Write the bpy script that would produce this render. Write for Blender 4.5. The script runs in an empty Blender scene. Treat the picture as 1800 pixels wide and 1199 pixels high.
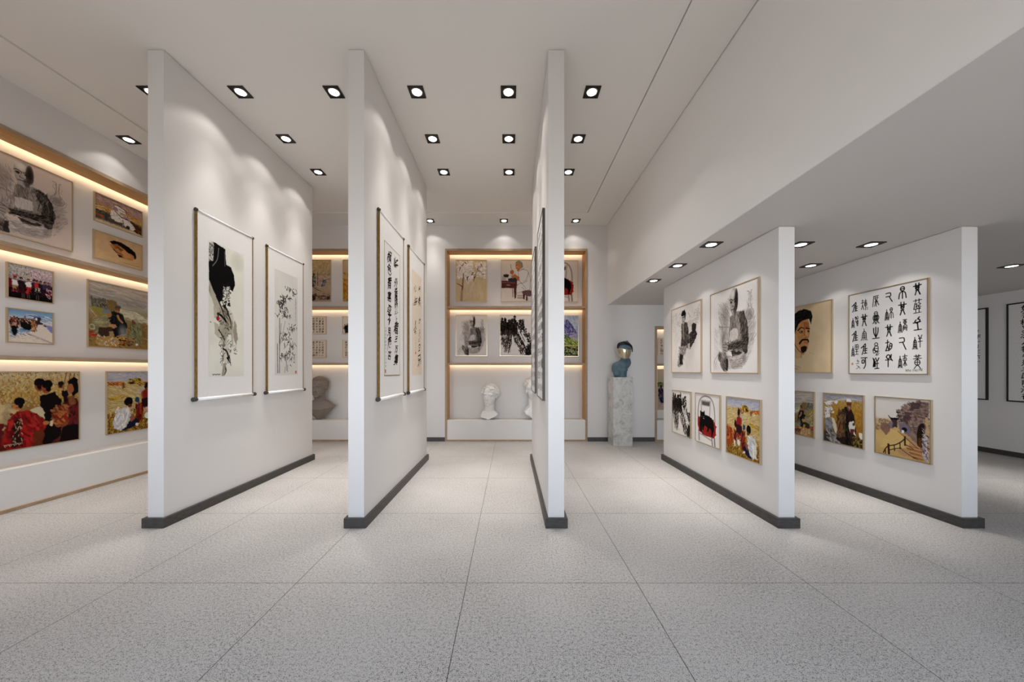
import bpy, bmesh, math, random
import numpy as np
from mathutils import Vector, Matrix
PI = math.pi
SC = bpy.context.scene
COL = SC.collection

# ------------------------------------------------------------------ constants of the place (metres)
F = 615.0                  # focal length in pixels of an 1800 px wide frame
EYE = 1.5
ZC, ZL = 4.56, 2.88        # main ceiling, lowered ceiling
XL, XR = -5.30, 8.73       # left / right wall
YB, YR = 7.38, -1.3        # back wall / rear (window) wall
XB = 2.05                  # bulkhead
Y0, Y1 = 3.350, 5.86       # partitions front / back end
T = 0.15

# ------------------------------------------------------------------ materials
def lin(c):
    return tuple(((x/12.92) if x <= .04045 else ((x+.055)/1.055)**2.4) for x in c)
def hx(s):
    return tuple(int(s[i:i+2], 16)/255 for i in (0, 2, 4))
def mat(name, col, rough=.6, metal=0., spec=.5, emit=None, es=0.):
    m = bpy.data.materials.new(name); m.use_nodes = True
    b = m.node_tree.nodes['Principled BSDF']
    b.inputs['Base Color'].default_value = (*lin(hx(col)), 1)
    b.inputs['Roughness'].default_value = rough
    b.inputs['Metallic'].default_value = metal
    b.inputs['Specular IOR Level'].default_value = spec
    if emit:
        b.inputs['Emission Color'].default_value = (*emit, 1)
        b.inputs['Emission Strength'].default_value = es
    return m
def nd(m, t, **kw):
    n = m.node_tree.nodes.new(t)
    for k, v in kw.items(): setattr(n, k, v)
    return n
def lk(m, a, b): m.node_tree.links.new(a, b)
def ramp(m, fac, stops):
    r = nd(m, 'ShaderNodeValToRGB'); lk(m, fac, r.inputs[0])
    e = r.color_ramp.elements
    while len(e) < len(stops): e.new(.5)
    for k, (p, c) in enumerate(stops): e[k].position = p; e[k].color = (*lin(hx(c)), 1)
    return r
def bsdf(m): return m.node_tree.nodes['Principled BSDF']
def noise(m, vec, scale, detail=2., rough=.5):
    n = nd(m, 'ShaderNodeTexNoise'); n.inputs['Scale'].default_value = scale
    n.inputs['Detail'].default_value = detail; n.inputs['Roughness'].default_value = rough
    if vec is not None: lk(m, vec, n.inputs['Vector'])
    return n
def objco(m, sc=(1, 1, 1)):
    t = nd(m, 'ShaderNodeTexCoord'); mp = nd(m, 'ShaderNodeMapping'); mp.inputs['Scale'].default_value = sc
    lk(m, t.outputs['Object'], mp.inputs['Vector']); return mp.outputs[0]

def paint(name, col):
    m = mat(name, col, .75, spec=.25)
    n = noise(m, objco(m), 260, 2)
    bp = nd(m, 'ShaderNodeBump'); bp.inputs['Strength'].default_value = .04; bp.inputs['Distance'].default_value = .002
    lk(m, n.outputs[0], bp.inputs['Height']); lk(m, bp.outputs[0], bsdf(m).inputs['Normal'])
    return m
M = {}
M['wall'] = paint('wall_paint', 'd8d4d1')
M['ceil'] = paint('ceiling_paint', 'e4e0db')
M['ceil_low'] = paint('ceiling_paint_shaded', 'cfcac6')  # ceiling paint darkened, the dimmer light of the low bay put into its colour
M['bulk'] = paint('ceiling_paint_lit', 'ebe8e5')  # same paint lightened, the brighter light on the bulkhead put into its colour
M['skirt'] = mat('skirting_grey', '3b3836', .45)
_m = M['skirt']; _n = noise(_m, objco(_m, (3, 3, 14)), 6, 5, .6)
lk(_m, ramp(_m, _n.outputs[0], [(.3, '2c2a28'), (.7, '494542')]).outputs[0], bsdf(_m).inputs['Base Color'])
# granite floor with 1.2 m tiles
m = M['floor'] = mat('granite_floor', 'a5a19e', .42, spec=.35)
co = objco(m)
n1 = noise(m, co, 205, 3, .66); n2 = noise(m, co, 62, 2, .5); n3 = noise(m, co, 1.3, 3, .5)
ad = nd(m, 'ShaderNodeMath', operation='MULTIPLY_ADD'); lk(m, n2.outputs[0], ad.inputs[0]); ad.inputs[1].default_value = .30; lk(m, n1.outputs[0], ad.inputs[2])
ad2 = nd(m, 'ShaderNodeMath', operation='MULTIPLY_ADD'); lk(m, n3.outputs[0], ad2.inputs[0]); ad2.inputs[1].default_value = .10; lk(m, ad.outputs[0], ad2.inputs[2])
r = ramp(m, ad2.outputs[0], [(.565, '131211'), (.602, '5a5755'), (.634, 'aeaaa7'), (.80, 'cac6c2')])
sx = nd(m, 'ShaderNodeSeparateXYZ'); lk(m, co, sx.inputs[0])
def joint(out, off):
    a = nd(m, 'ShaderNodeMath', operation='SUBTRACT'); lk(m, out, a.inputs[0]); a.inputs[1].default_value = off-.6-120
    b = nd(m, 'ShaderNodeMath', operation='MODULO'); lk(m, a.outputs[0], b.inputs[0]); b.inputs[1].default_value = 1.2
    c = nd(m, 'ShaderNodeMath', operation='SUBTRACT'); lk(m, b.outputs[0], c.inputs[0]); c.inputs[1].default_value = .6
    d = nd(m, 'ShaderNodeMath', operation='ABSOLUTE'); lk(m, c.outputs[0], d.inputs[0])
    e = nd(m, 'ShaderNodeMath', operation='LESS_THAN'); lk(m, d.outputs[0], e.inputs[0]); e.inputs[1].default_value = .0019
    return e.outputs[0]
mx = nd(m, 'ShaderNodeMath', operation='MAXIMUM'); lk(m, joint(sx.outputs[0], -.308), mx.inputs[0]); lk(m, joint(sx.outputs[1], 2.467), mx.inputs[1])
mixc = nd(m, 'ShaderNodeMix', data_type='RGBA'); lk(m, mx.outputs[0], mixc.inputs[0]); lk(m, r.outputs[0], mixc.inputs[6]); mixc.inputs[7].default_value = (.012, .011, .010, 1)
lk(m, mixc.outputs[2], bsdf(m).inputs['Base Color'])
# oak
m = M['oak'] = mat('pale_oak', 'b08a5c', .5, spec=.3)
wv = noise(m, objco(m, (1.2, 22, 22)), 3, 5, .6)
lk(m, ramp(m, wv.outputs[0], [(.3, 'a87c4c'), (.52, 'bd9058'), (.75, 'cda26c')]).outputs[0], bsdf(m).inputs['Base Color'])
m = M['oak_edge'] = mat('weathered_oak_edge', 'a58f78', .6, spec=.3)
wv = noise(m, objco(m, (2, 30, 30)), 4, 5, .65)
lk(m, ramp(m, wv.outputs[0], [(.3, '89755f'), (.52, 'a48d74'), (.75, 'b9a58e')]).outputs[0], bsdf(m).inputs['Base Color'])
M['plinth'] = paint('plinth_white', 'dcd9d6')
# frames
m = M['brass'] = mat('champagne_metal', 'cdbb9e', .30, .85)
n = noise(m, objco(m, (1, 40, 40)), 8, 3); bp = nd(m, 'ShaderNodeBump'); bp.inputs['Strength'].default_value = .08
lk(m, n.outputs[0], bp.inputs['Height']); lk(m, bp.outputs[0], bsdf(m).inputs['Normal'])
M['dark_frame'] = mat('dark_grey_lacquer', '4b4744', .4)
M['black_frame'] = mat('black_lacquer', '161413', .35)
M['paper'] = mat('mounting_paper', 'dedbd9', .8, spec=.2)
n = noise(M['paper'], objco(M['paper']), 90, 4)
lk(M['paper'], ramp(M['paper'], n.outputs[0], [(.3, 'dbd8d6'), (.7, 'e2dfdd')]).outputs[0], bsdf(M['paper']).inputs['Base Color'])
M['rice'] = mat('rice_paper', 'dcd8d4', .85, spec=.2)
n = noise(M['rice'], objco(M['rice']), 40, 5, .6)
lk(M['rice'], ramp(M['rice'], n.outputs[0], [(.3, 'd6d2cd'), (.7, 'e0dcd9')]).outputs[0], bsdf(M['rice']).inputs['Base Color'])
M['warmpaper'] = mat('cream_paper', 'dccbb6', .85, spec=.2)
n = noise(M['warmpaper'], objco(M['warmpaper']), 40, 5, .6)
lk(M['warmpaper'], ramp(M['warmpaper'], n.outputs[0], [(.3, 'd5c4b0'), (.7, 'dfd0bd')]).outputs[0], bsdf(M['warmpaper']).inputs['Base Color'])
M['ink'] = mat('black_ink', '090808', .7, spec=.1)
M['brown_band'] = mat('bronze_brocade_band', '7a5a20', .5, .1)
n = noise(M['brown_band'], objco(M['brown_band'], (1, 1, .2)), 120, 3)
lk(M['brown_band'], ramp(M['brown_band'], n.outputs[0], [(.35, '5f4312'), (.65, '8a6828')]).outputs[0], bsdf(M['brown_band']).inputs['Base Color'])
M['knob_brown'] = mat('dark_brown_wood', '33220f', .4)
M['knob_grey'] = mat('dark_grey_wood', '35322f', .45)
M['roller'] = mat('white_roller_paper', 'eae8e6', .5)
M['olive'] = mat('olive_silk_line', '87803f', .6)
M['seal'] = mat('red_seal_paste', 'b0483a', .7)
# downlights
M['trim'] = mat('dark_bronze_trim', '1d1815', .35, .4)
M['ring'] = mat('chrome_ring', '8d8a86', .25, .9)
M['lamp'] = mat('lamp_lens', 'ffffff', .4, emit=(1, .97, .93), es=4)
M['led'] = mat('warm_led', 'fff1d6', .5, emit=(1, .82, .53), es=8.5)
# marble
m = M['marble'] = mat('pale_grey_marble', 'b9b8b4', .3)
co = objco(m, (1, 1, 1))
n1 = noise(m, co, 5.5, 8, .68); n1.inputs['Distortion'].default_value = 1.4
n2 = noise(m, co, 34, 5, .6)
a = nd(m, 'ShaderNodeMath', operation='MULTIPLY_ADD'); lk(m, n2.outputs[0], a.inputs[0]); a.inputs[1].default_value = .25; lk(m, n1.outputs[0], a.inputs[2])
lk(m, ramp(m, a.outputs[0], [(.44, '8f8e8a'), (.54, 'adaca7'), (.62, 'bfbeb9'), (.74, 'cac9c5')]).outputs[0], bsdf(m).inputs['Base Color'])
def mottled(name, a_, b_, rough, sc=14, bump=.15):
    m = mat(name, a_, rough)
    n = noise(m, objco(m), sc, 5, .6)
    lk(m, ramp(m, n.outputs[0], [(.35, a_), (.65, b_)]).outputs[0], bsdf(m).inputs['Base Color'])
    bp = nd(m, 'ShaderNodeBump'); bp.inputs['Strength'].default_value = bump; bp.inputs['Distance'].default_value = .004
    n2 = noise(m, objco(m), sc*6, 3); lk(m, n2.outputs[0], bp.inputs['Height']); lk(m, bp.outputs[0], bsdf(m).inputs['Normal'])
    return m
M['clay'] = mottled('brown_grey_clay', '7d7168', '887c72', .6)
M['clay_hair'] = mottled('brown_grey_clay_hair', '7a6d61', '85786b', .65, 30, .4)
M['plaster'] = mottled('white_plaster', 'e2dedb', 'eae7e4', .7)
M['blue'] = mottled('slate_blue_resin', '4a626f', '546c78', .5)
M['blue_cap'] = mottled('slate_blue_cap', '50697a', '5b7485', .55)
M['visor'] = mat('gold_mirror_visor', 'c9bfa0', .18, .85)
M['black_band'] = mat('black_band', '08080a', .5)
m = M['canvas'] = mat('painted_canvas', 'ffffff', .8, spec=.06)
at = nd(m, 'ShaderNodeAttribute'); at.attribute_name = 'pigment'; lk(m, at.outputs['Color'], bsdf(m).inputs['Base Color'])
n = noise(m, objco(m), 500, 2); bp = nd(m, 'ShaderNodeBump'); bp.inputs['Strength'].default_value = .05; bp.inputs['Distance'].default_value = .001
lk(m, n.outputs[0], bp.inputs['Height']); lk(m, bp.outputs[0], bsdf(m).inputs['Normal'])

# ------------------------------------------------------------------ mesh helpers
class MB:
    def __init__(s): s.b = bmesh.new()
    def box(s, x0, x1, y0, y1, z0, z1, bev=0):
        r = bmesh.ops.create_cube(s.b, size=1)
        for v in r['verts']:
            v.co = Vector(((x0+x1)/2+v.co.x*(x1-x0), (y0+y1)/2+v.co.y*(y1-y0), (z0+z1)/2+v.co.z*(z1-z0)))
        if bev:
            es = list({e for v in r['verts'] for e in v.link_edges})
            bmesh.ops.bevel(s.b, geom=es, offset=bev, segments=2, affect='EDGES', profile=.5)
        return s
    def cyl(s, p, q, r0, r1=None, n=20):
        r1 = r0 if r1 is None else r1
        p, q = Vector(p), Vector(q); d = q-p
        mt = Matrix.Translation((p+q)/2) @ d.to_track_quat('Z', 'Y').to_matrix().to_4x4()
        bmesh.ops.create_cone(s.b, cap_ends=True, segments=n, radius1=r0, radius2=r1, depth=d.length, matrix=mt)
        return s
    def ell(s, c, r, rot=None, sub=2):
        mt = Matrix.Translation(Vector(c))
        if rot: mt = mt @ Matrix.Rotation(rot[1], 4, rot[0])
        mt = mt @ Matrix.Diagonal((r[0], r[1], r[2], 1))
        bmesh.ops.create_icosphere(s.b, subdivisions=sub, radius=1, matrix=mt)
        return s
    def hull(s, pts):
        vs = [s.b.verts.new(p) for p in pts]
        bmesh.ops.convex_hull(s.b, input=vs)
        return s
    def prism(s, poly, y0, y1):
        a = [s.b.verts.new((x, y0, z)) for x, z in poly]; c = [s.b.verts.new((x, y1, z)) for x, z in poly]
        s.b.faces.new(a); s.b.faces.new(c[::-1])
        for i in range(len(a)):
            j = (i+1) % len(a); s.b.faces.new((a[j], a[i], c[i], c[j]))
        return s
    def build(s, name, mt, parent=None, smooth=False):
        bmesh.ops.recalc_face_normals(s.b, faces=s.b.faces)
        me = bpy.data.meshes.new(name); s.b.to_mesh(me); s.b.free()
        me.materials.append(M[mt])
        if smooth:
            for p in me.polygons: p.use_smooth = True
        o = bpy.data.objects.new(name, me); COL.objects.link(o)
        if parent is not None: o.parent = parent
        return o
def thing(name, label, cat, loc=(0, 0, 0), rz=0, group=None):
    o = bpy.data.objects.new(name, None); COL.objects.link(o); o.empty_display_size = .1
    o.location = loc; o.rotation_euler = (0, 0, rz); o['label'] = label; o['category'] = cat
    if group: o['group'] = group
    return o
def struct(o, label=None):
    o['kind'] = 'structure'
    if label: o['label'] = label
    return o

# ------------------------------------------------------------------ painter: pigment laid on a dense canvas mesh
_rng = np.random.default_rng(7)
def fbm(h, w, cell, rng, oct=2, st=(1, 1)):
    out = np.zeros((h, w)); amp = 1.; tot = 0
    for o in range(oct):
        cy, cx = max(1.01, cell*st[1]/2**o), max(1.01, cell*st[0]/2**o)
        gh, gw = int(h/cy)+3, int(w/cx)+3
        g = rng.random((gh, gw)); y = np.arange(h)/cy; x = np.arange(w)/cx
        yi, xi = y.astype(int), x.astype(int); fy, fx = (y-yi)[:, None], (x-xi)[None]
        fy = fy*fy*(3-2*fy); fx = fx*fx*(3-2*fx)
        a = g[yi][:, xi]; b = g[yi][:, xi+1]; c = g[yi+1][:, xi]; d = g[yi+1][:, xi+1]
        out += amp*((a*(1-fx)+b*fx)*(1-fy)+(c*(1-fx)+d*fx)*fy); tot += amp; amp *= .5
    return out/tot
class Cv:
    """0..100 both ways, y down; stroke widths are in % of the height."""
    def __init__(s, w, h, res, bg='e0dcd8', seed=1):
        s.rng = np.random.default_rng(seed); s.a = w/h
        s.W, s.H = int(w*res)+1, int(h*res)+1
        s.p = np.zeros((s.H, s.W, 3)); s.p[:] = hx(bg)
        s.U, s.V = np.meshgrid(np.linspace(0, 100, s.W), np.linspace(0, 100, s.H))
        s.aa = 100/(s.H-1)
        s.nx = fbm(s.H, s.W, s.H/22, s.rng, 3)-.5; s.ny = fbm(s.H, s.W, s.H/22, s.rng, 3)-.5
        s.g = fbm(s.H, s.W, 2.2, s.rng, 2); s.fx = (1., 0.)
    def mx(s, pts): return [v*s.fx[0]+s.fx[1] if i % 2 == 0 else v for i, v in enumerate(pts)]
    def mix(s, sl, msk, c, al):
        k = (msk*al)[..., None]; s.p[sl] = s.p[sl]*(1-k)+np.array(c)*k
    def box(s, x0, y0, x1, y1):
        i0 = max(0, int(x0/100*(s.W-1))-2); i1 = min(s.W, int(x1/100*(s.W-1))+4)
        j0 = max(0, int(y0/100*(s.H-1))-2); j1 = min(s.H, int(y1/100*(s.H-1))+4)
        return (slice(j0, j1), slice(i0, i1)) if i1 > i0 and j1 > j0 else None
    def poly(s, pts, c, al=1., j=2.5, tex=.0, c2=None):
        pts = s.mx(pts); pts = [(pts[i], pts[i+1]) for i in range(0, len(pts), 2)]
        xs = [p[0] for p in pts]; ys = [p[1] for p in pts]
        sl = s.box(min(xs)-j, min(ys)-j, max(xs)+j, max(ys)+j)
        if sl is None: return
        X = s.U[sl]+s.nx[sl]*2*j; Y = s.V[sl]+s.ny[sl]*2*j
        ins = np.zeros(X.shape, bool)
        for k in range(len(pts)):
            (x0, y0), (x1, y1) = pts[k-1], pts[k]
            if y0 == y1: continue
            ins ^= ((Y < y0) != (Y < y1)) & (X < (x1-x0)*(Y-y0)/(y1-y0)+x0)
        m = ins.astype(float)
        if min(m.shape) > 3:
            q = np.pad(m, 1, mode='edge'); m = (q[:-2, 1:-1]+q[2:, 1:-1]+q[1:-1, :-2]+q[1:-1, 2:]+2*m)/6
        col = np.array(hx(c))
        if c2:
            t = np.clip((fbm(X.shape[0], X.shape[1], max(2, s.H/14), s.rng, 3)-.5)*3+.5, 0, 1)[..., None]
            colr = col*(1-t)+np.array(hx(c2))*t
        else: colr = np.broadcast_to(col, X.shape+(3,))
        if tex: colr = np.clip(colr+(s.g[sl][..., None]-.5)*tex, 0, 1)
        k = (m*al)[..., None]; s.p[sl] = s.p[sl]*(1-k)+colr*k
    def el(s, cx, cy, rx, ry, c, al=1., j=1., soft=0, **kw):
        if soft:
            cx, rx = cx*s.fx[0]+s.fx[1], rx*s.fx[0]
            sl = s.box(cx-rx, cy-ry, cx+rx, cy+ry)
            if sl is None: return
            d = ((s.U[sl]-cx)/rx)**2+((s.V[sl]-cy)/ry)**2
            s.mix(sl, np.clip(1-d, 0, 1)**soft, hx(c), al); return
        s.poly([v for k in range(18) for v in (cx+rx*math.cos(k*PI/9), cy+ry*math.sin(k*PI/9))], c, al, j, **kw)
    def st(s, pts, *a, **k): s._st(s.mx(pts), *a, **k)
    def _st(s, pts, w, c, al=1., w2=None, dry=0.):
        if isinstance(c, str): c = hx(c)
        w2 = w if w2 is None else w2
        P = [(pts[i], pts[i+1]) for i in range(0, len(pts), 2)]
        if len(P) > 2:
            Q = []
            for k in range(len(P)-1):
                p0, p1, p2, p3 = P[max(0, k-1)], P[k], P[k+1], P[min(len(P)-1, k+2)]
                for t in (0, .25, .5, .75):
                    Q.append(tuple(.5*((2*b)+(-a_+c_)*t+(2*a_-5*b+4*c_-d)*t*t+(-a_+3*b-3*c_+d)*t**3) for a_, b, c_, d in zip(p0, p1, p2, p3)))
            P = Q+[P[-1]]
        mw = max(w, w2)+s.aa
        xs = [p[0] for p in P]; ys = [p[1] for p in P]
        sl = s.box(min(xs)-mw/s.a, min(ys)-mw, max(xs)+mw/s.a, max(ys)+mw)
        if sl is None: return
        X = s.U[sl]*s.a; Y = s.V[sl]; n = len(P)-1
        best = np.full(X.shape, -9.)
        for k in range(n):
            ax, ay, bx, by = P[k][0]*s.a, P[k][1], P[k+1][0]*s.a, P[k+1][1]
            dx, dy = bx-ax, by-ay; L = dx*dx+dy*dy+1e-9
            t = np.clip(((X-ax)*dx+(Y-ay)*dy)/L, 0, 1)
            ww = w+(w2-w)*(k+t)/n
            best = np.maximum(best, ww/2-np.hypot(X-ax-t*dx, Y-ay-t*dy))
        m = np.clip(best/s.aa+.5, 0, 1)*min(1., mw/s.aa)
        if dry: m = m*np.clip((s.g[sl]-dry*.6)*5, 0, 1)
        s.mix(sl, m, c, al)
    def dabs(s, reg, pal, n, L, w, ang=0., aj=.4, al=.9, dry=0.):
        """short brush dabs; reg is a flat point list (polygon) or x0,y0,x1,y1"""
        if isinstance(pal, str): pal = pal.split()
        reg = s.mx(reg)
        if len(reg) == 4: x0, y0, x1, y1 = reg; P = None
        else:
            P = [(reg[i], reg[i+1]) for i in range(0, len(reg), 2)]
            x0, x1 = min(p[0] for p in P), max(p[0] for p in P); y0, y1 = min(p[1] for p in P), max(p[1] for p in P)
        r = s.rng
        for _ in range(n):
            x, y = r.uniform(x0, x1), r.uniform(y0, y1)
            if P:
                ins = False
                for k in range(len(P)):
                    (ax, ay), (bx, by) = P[k-1], P[k]
                    if (ay > y) != (by > y) and x < (bx-ax)*(y-ay)/(by-ay)+ax: ins = not ins
                if not ins: continue
            a = ang+r.normal()*aj; l = L*r.uniform(.5, 1.2)/2
            dx, dy = math.cos(a)*l/s.a, math.sin(a)*l
            c = np.clip(np.array(hx(pal[r.integers(len(pal))]))+r.normal()*.02, 0, 1)
            s._st([x-dx, y-dy, x+dx, y+dy], w*r.uniform(.6, 1.3), tuple(c), al, dry=dry)
    def mott(s, amt=.03, cell=None, st=(1, 1)):
        s.p += (fbm(s.H, s.W, cell or s.H/8, s.rng, 3, st)[..., None]-.5)*amt*2
    def fill_v(s, stops):
        ys = [q[0] for q in stops]; cs = np.array([hx(q[1]) for q in stops])
        for k in range(3): s.p[..., k] = np.interp(s.V+s.ny*6, ys, cs[:, k])

def art_elder(c):      # pencil drawing of a seated old man
    c.mott(.02)
    K = '15100e 2b2421 453c37'; MD = '4f4640 7a706a a0968f'; LT = 'a0968f c0b8b2 8a807a'
    # loose hatched surroundings
    c.el(82, 54, 13, 32, '6f655f', .4, soft=1.1); c.el(34, 32, 12, 18, '7a706a', .6, soft=.9); c.el(30, 56, 9, 16, '948a84', .5, soft=.8)
    c.dabs([18, 16, 45, 12, 46, 46, 20, 48], MD, 260, 6, .3, 1., .3, .55); c.dabs([8, 44, 34, 44, 30, 96, 6, 94], LT, 160, 8, .3, .9, .2, .5)
    c.dabs([74, 30, 94, 34, 96, 62, 80, 88, 68, 84], MD, 420, 5, .3, 2.3, .25, .6)
    c.st([20, 43, 44, 46], .7, '5c524c', .7); c.st([27, 44, 28, 72], .6, '5c524c', .7); c.dabs([27, 46, 44, 47, 44, 70, 28, 71], MD, 160, 9, .3, 1.6, .1, .6)
    c.st([80, 10, 84, 12, 83, 26, 78, 34, 82, 41, 90, 40, 92, 33, 87, 27, 87, 12, 89, 10], .6, '5c524c', .85); c.el(85, 35, 6, 6, '7a706a', .7, soft=.6); c.dabs([80, 12, 90, 12, 91, 40, 80, 40], MD, 70, 3, .3, 1.2, .3, .6)
    # trunk
    c.poly([46, 34, 52, 31, 62, 29, 73, 31, 79, 40, 82, 58, 80, 76, 74, 82, 60, 80, 46, 70, 43, 50], '8d837d', 1, 1.2)
    c.el(58, 42, 13, 14, '9e948d', .6, soft=.5)
    c.poly([48, 33, 58, 31, 57, 48, 47, 50], '6a605a', .7, 1.5); c.dabs([46, 33, 64, 31, 62, 50, 45, 52], '3a322e 5c524c a8a09a 8d837d', 260, 5, .32, 1.45, .15, .8)
    c.poly([64, 31, 73, 31, 80, 42, 83, 60, 80, 78, 74, 80, 69, 66, 70, 50, 66, 42], '2b2421', .9, 1.5)
    c.dabs([62, 31, 74, 31, 83, 58, 79, 80, 71, 74, 66, 50], K+' 6f655f 8d837d', 420, 5, .4, 1.9, .3, .8)
    c.st([62, 34, 68, 44, 66, 58], .7, '15100e', .8); c.st([66, 33, 74, 42, 77, 56], .5, 'a0968f', .6)
    # apron, arm, hands
    c.poly([46, 50, 54, 48, 61, 49, 62, 60, 48, 64, 45, 60], 'c6beb8', 1, 1.2); c.dabs([46, 50, 61, 50, 62, 62, 46, 62], LT, 40, 6, .3, 1.4, .2, .6)
    c.st([77, 65, 66, 68, 52, 69, 40, 70], 10, '1d1816', .92, 6); c.dabs([38, 64, 60, 62, 80, 60, 80, 74, 56, 76, 40, 74], K+' 6f655f 958b84', 330, 4, .4, -.25, .4, .8)
    c.poly([48, 74, 60, 76, 70, 76, 66, 80, 56, 84, 50, 80], '241e1b', .9, 2)
    c.poly([29, 68, 34, 63, 40, 64, 42, 70, 38, 76, 33, 79, 29, 76], '9e948d', 1, 1.2)
    for q in ([30, 66, 38, 66], [29.5, 69, 38, 70], [30, 72, 38, 74], [32, 76, 37, 78], [34, 63, 41, 68]): c.st(q, .6, '2b2421', .9)
    # knees and cloth folds
    c.poly([41, 78, 52, 81, 64, 80, 74, 77, 79, 84, 74, 92, 58, 95, 42, 97, 39, 90], 'bdb5af', 1, 1.2)
    for k in range(9): c.st([42+k, 82+k*1.6, 56, 86+k*1.2, 76-k*.6, 80+k*1.8], .45, '5c524c', .8)
    c.dabs([42, 80, 78, 78, 74, 92, 42, 96], '5c524c 8d837d dcd6d0 a0968f', 220, 6, .3, -.2, .25, .7); c.el(75, 84, 5, 8, '4f4640', .35, soft=.8)
    c.poly([22, 76, 30, 74, 40, 80, 41, 97, 33, 97, 24, 90, 19, 82], 'a89f98', 1, 1.5); c.el(33, 90, 8, 9, '3a322e', .9, soft=.7); c.el(22, 80, 5, 7, '3a322e', .8, soft=.8)
    c.dabs([20, 75, 41, 78, 40, 98, 30, 98, 20, 86], K+' 8d837d c0b8b2', 240, 5, .35, 1.1, .5, .7); c.poly([37, 84, 41, 83, 41, 98, 36, 98], '241e1b', .85, 1.2)
    c.st([9, 97, 8, 88, 13, 81, 20, 77], .5, '5c524c', .8); c.st([12, 96, 12, 90, 17, 84], .4, '7a706a', .8)
    # head
    c.poly([45, 8, 49, 2.5, 55, 1, 60, 4, 62.5, 12, 62, 22, 58, 29, 53, 34, 49, 31, 46, 24, 44.5, 15], 'a79d96', 1, .5)
    c.el(58.8, 15, 3.9, 13.5, '1a1513', .95, soft=.5); c.el(50.5, 8, 5.5, 6, 'd8d2cc', .9, soft=.6); c.el(56, 27, 3.6, 6, '2b2421', .8, soft=.6)
    c.st([45, 14.5, 48, 13.4, 51, 15], .9, '15100e', .95); c.st([53, 15, 57, 13.8, 60, 15], .9, '15100e', .95); c.el(48.2, 17, 2.2, 1.6, '241e1b', .9, .3); c.el(56.4, 17, 2.4, 1.6, '241e1b', .9, .3)
    c.st([51.5, 15, 50, 21.5, 53, 22.4], .8, '3a322e', .9); c.st([50.5, 16, 50, 20], .7, 'd8d2cc', .9); c.st([48.5, 26, 54.5, 25.6], .9, '241e1b', .9); c.st([46, 22, 48, 28], .4, '4f4640', .8)
    c.dabs([50, 27, 57, 26, 55, 34, 51, 34], MD, 30, 3, .3, 1.4, .2, .8); c.dabs([55, 6, 62, 8, 62, 26, 55, 26], K, 60, 3, .3, 1.5, .3, .7)
def art_rocks(c):      # watercolour of white boulders
    c.fill_v([(0, '8a7078'), (28, 'a08078'), (40, 'b58a52'), (52, 'c9a56a'), (60, '7a5a36'), (75, '55483e'), (86, '4c4038'), (94, 'd2b98e'), (100, 'dcc8a4')])
    c.mott(.06, c.H/5)
    c.dabs([0, 2, 100, 2, 100, 34, 0, 30], '9a8490 c9a878 8d6a5a b89a98', 130, 14, 3, .3, .5, .5)
    c.dabs([30, 18, 100, 40, 100, 60, 60, 40], '7a5030 c08a48 593a24', 90, 10, 2.4, .5, .5, .6)
    c.dabs([0, 36, 32, 42, 34, 60, 0, 54], 'd9c090 c48a40 6b4a2c', 70, 14, 2.2, .15, .3, .8)
    c.poly([0, 58, 20, 56, 36, 64, 34, 84, 18, 84, 0, 80], '3b4448', 1, 4); c.poly([0, 70, 16, 70, 20, 84, 0, 82], 'a5562c', .9, 4)
    c.dabs([0, 58, 34, 60, 34, 82, 0, 82], '1c1a1c b0602e 4a5a64', 60, 8, 1.6, .1, .4, .8)
    c.poly([66, 52, 100, 66, 100, 96, 86, 94, 74, 80], '3d2818', 1, 4); c.dabs([66, 50, 100, 66, 100, 94, 76, 84], '8a4a20 1b1410 5a3a22', 90, 9, 2, .6, .4, .8)
    for q, k in (([34, 26, 46, 14, 60, 20, 64, 34, 52, 40, 36, 40], 'd9d0cc'), ([32, 42, 46, 40, 58, 48, 56, 74, 44, 78, 30, 70], 'e2dcd6'), ([58, 40, 72, 46, 72, 56, 60, 56], 'a98f98'), ([57, 54, 72, 58, 86, 82, 78, 90, 60, 84], 'ded7d2'), ([34, 22, 44, 22, 46, 34, 36, 38], '8d7280')):
        c.poly(q, k, 1, 2.5, .06)
    c.dabs([34, 16, 64, 20, 86, 84, 60, 86, 32, 68], '6b5048 3d2c26 f2eeea b8a8b0', 110, 7, 1.2, .5, .8, .75)
    c.st([46, 14, 62, 22, 64, 30, 48, 26], 3, '2a1c16', .9, 1.5); c.st([40, 38, 52, 52, 68, 54], 3, '3a281c', .9)
    c.el(68, 84, 5, 6, '221a16', .9, 2)
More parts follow.
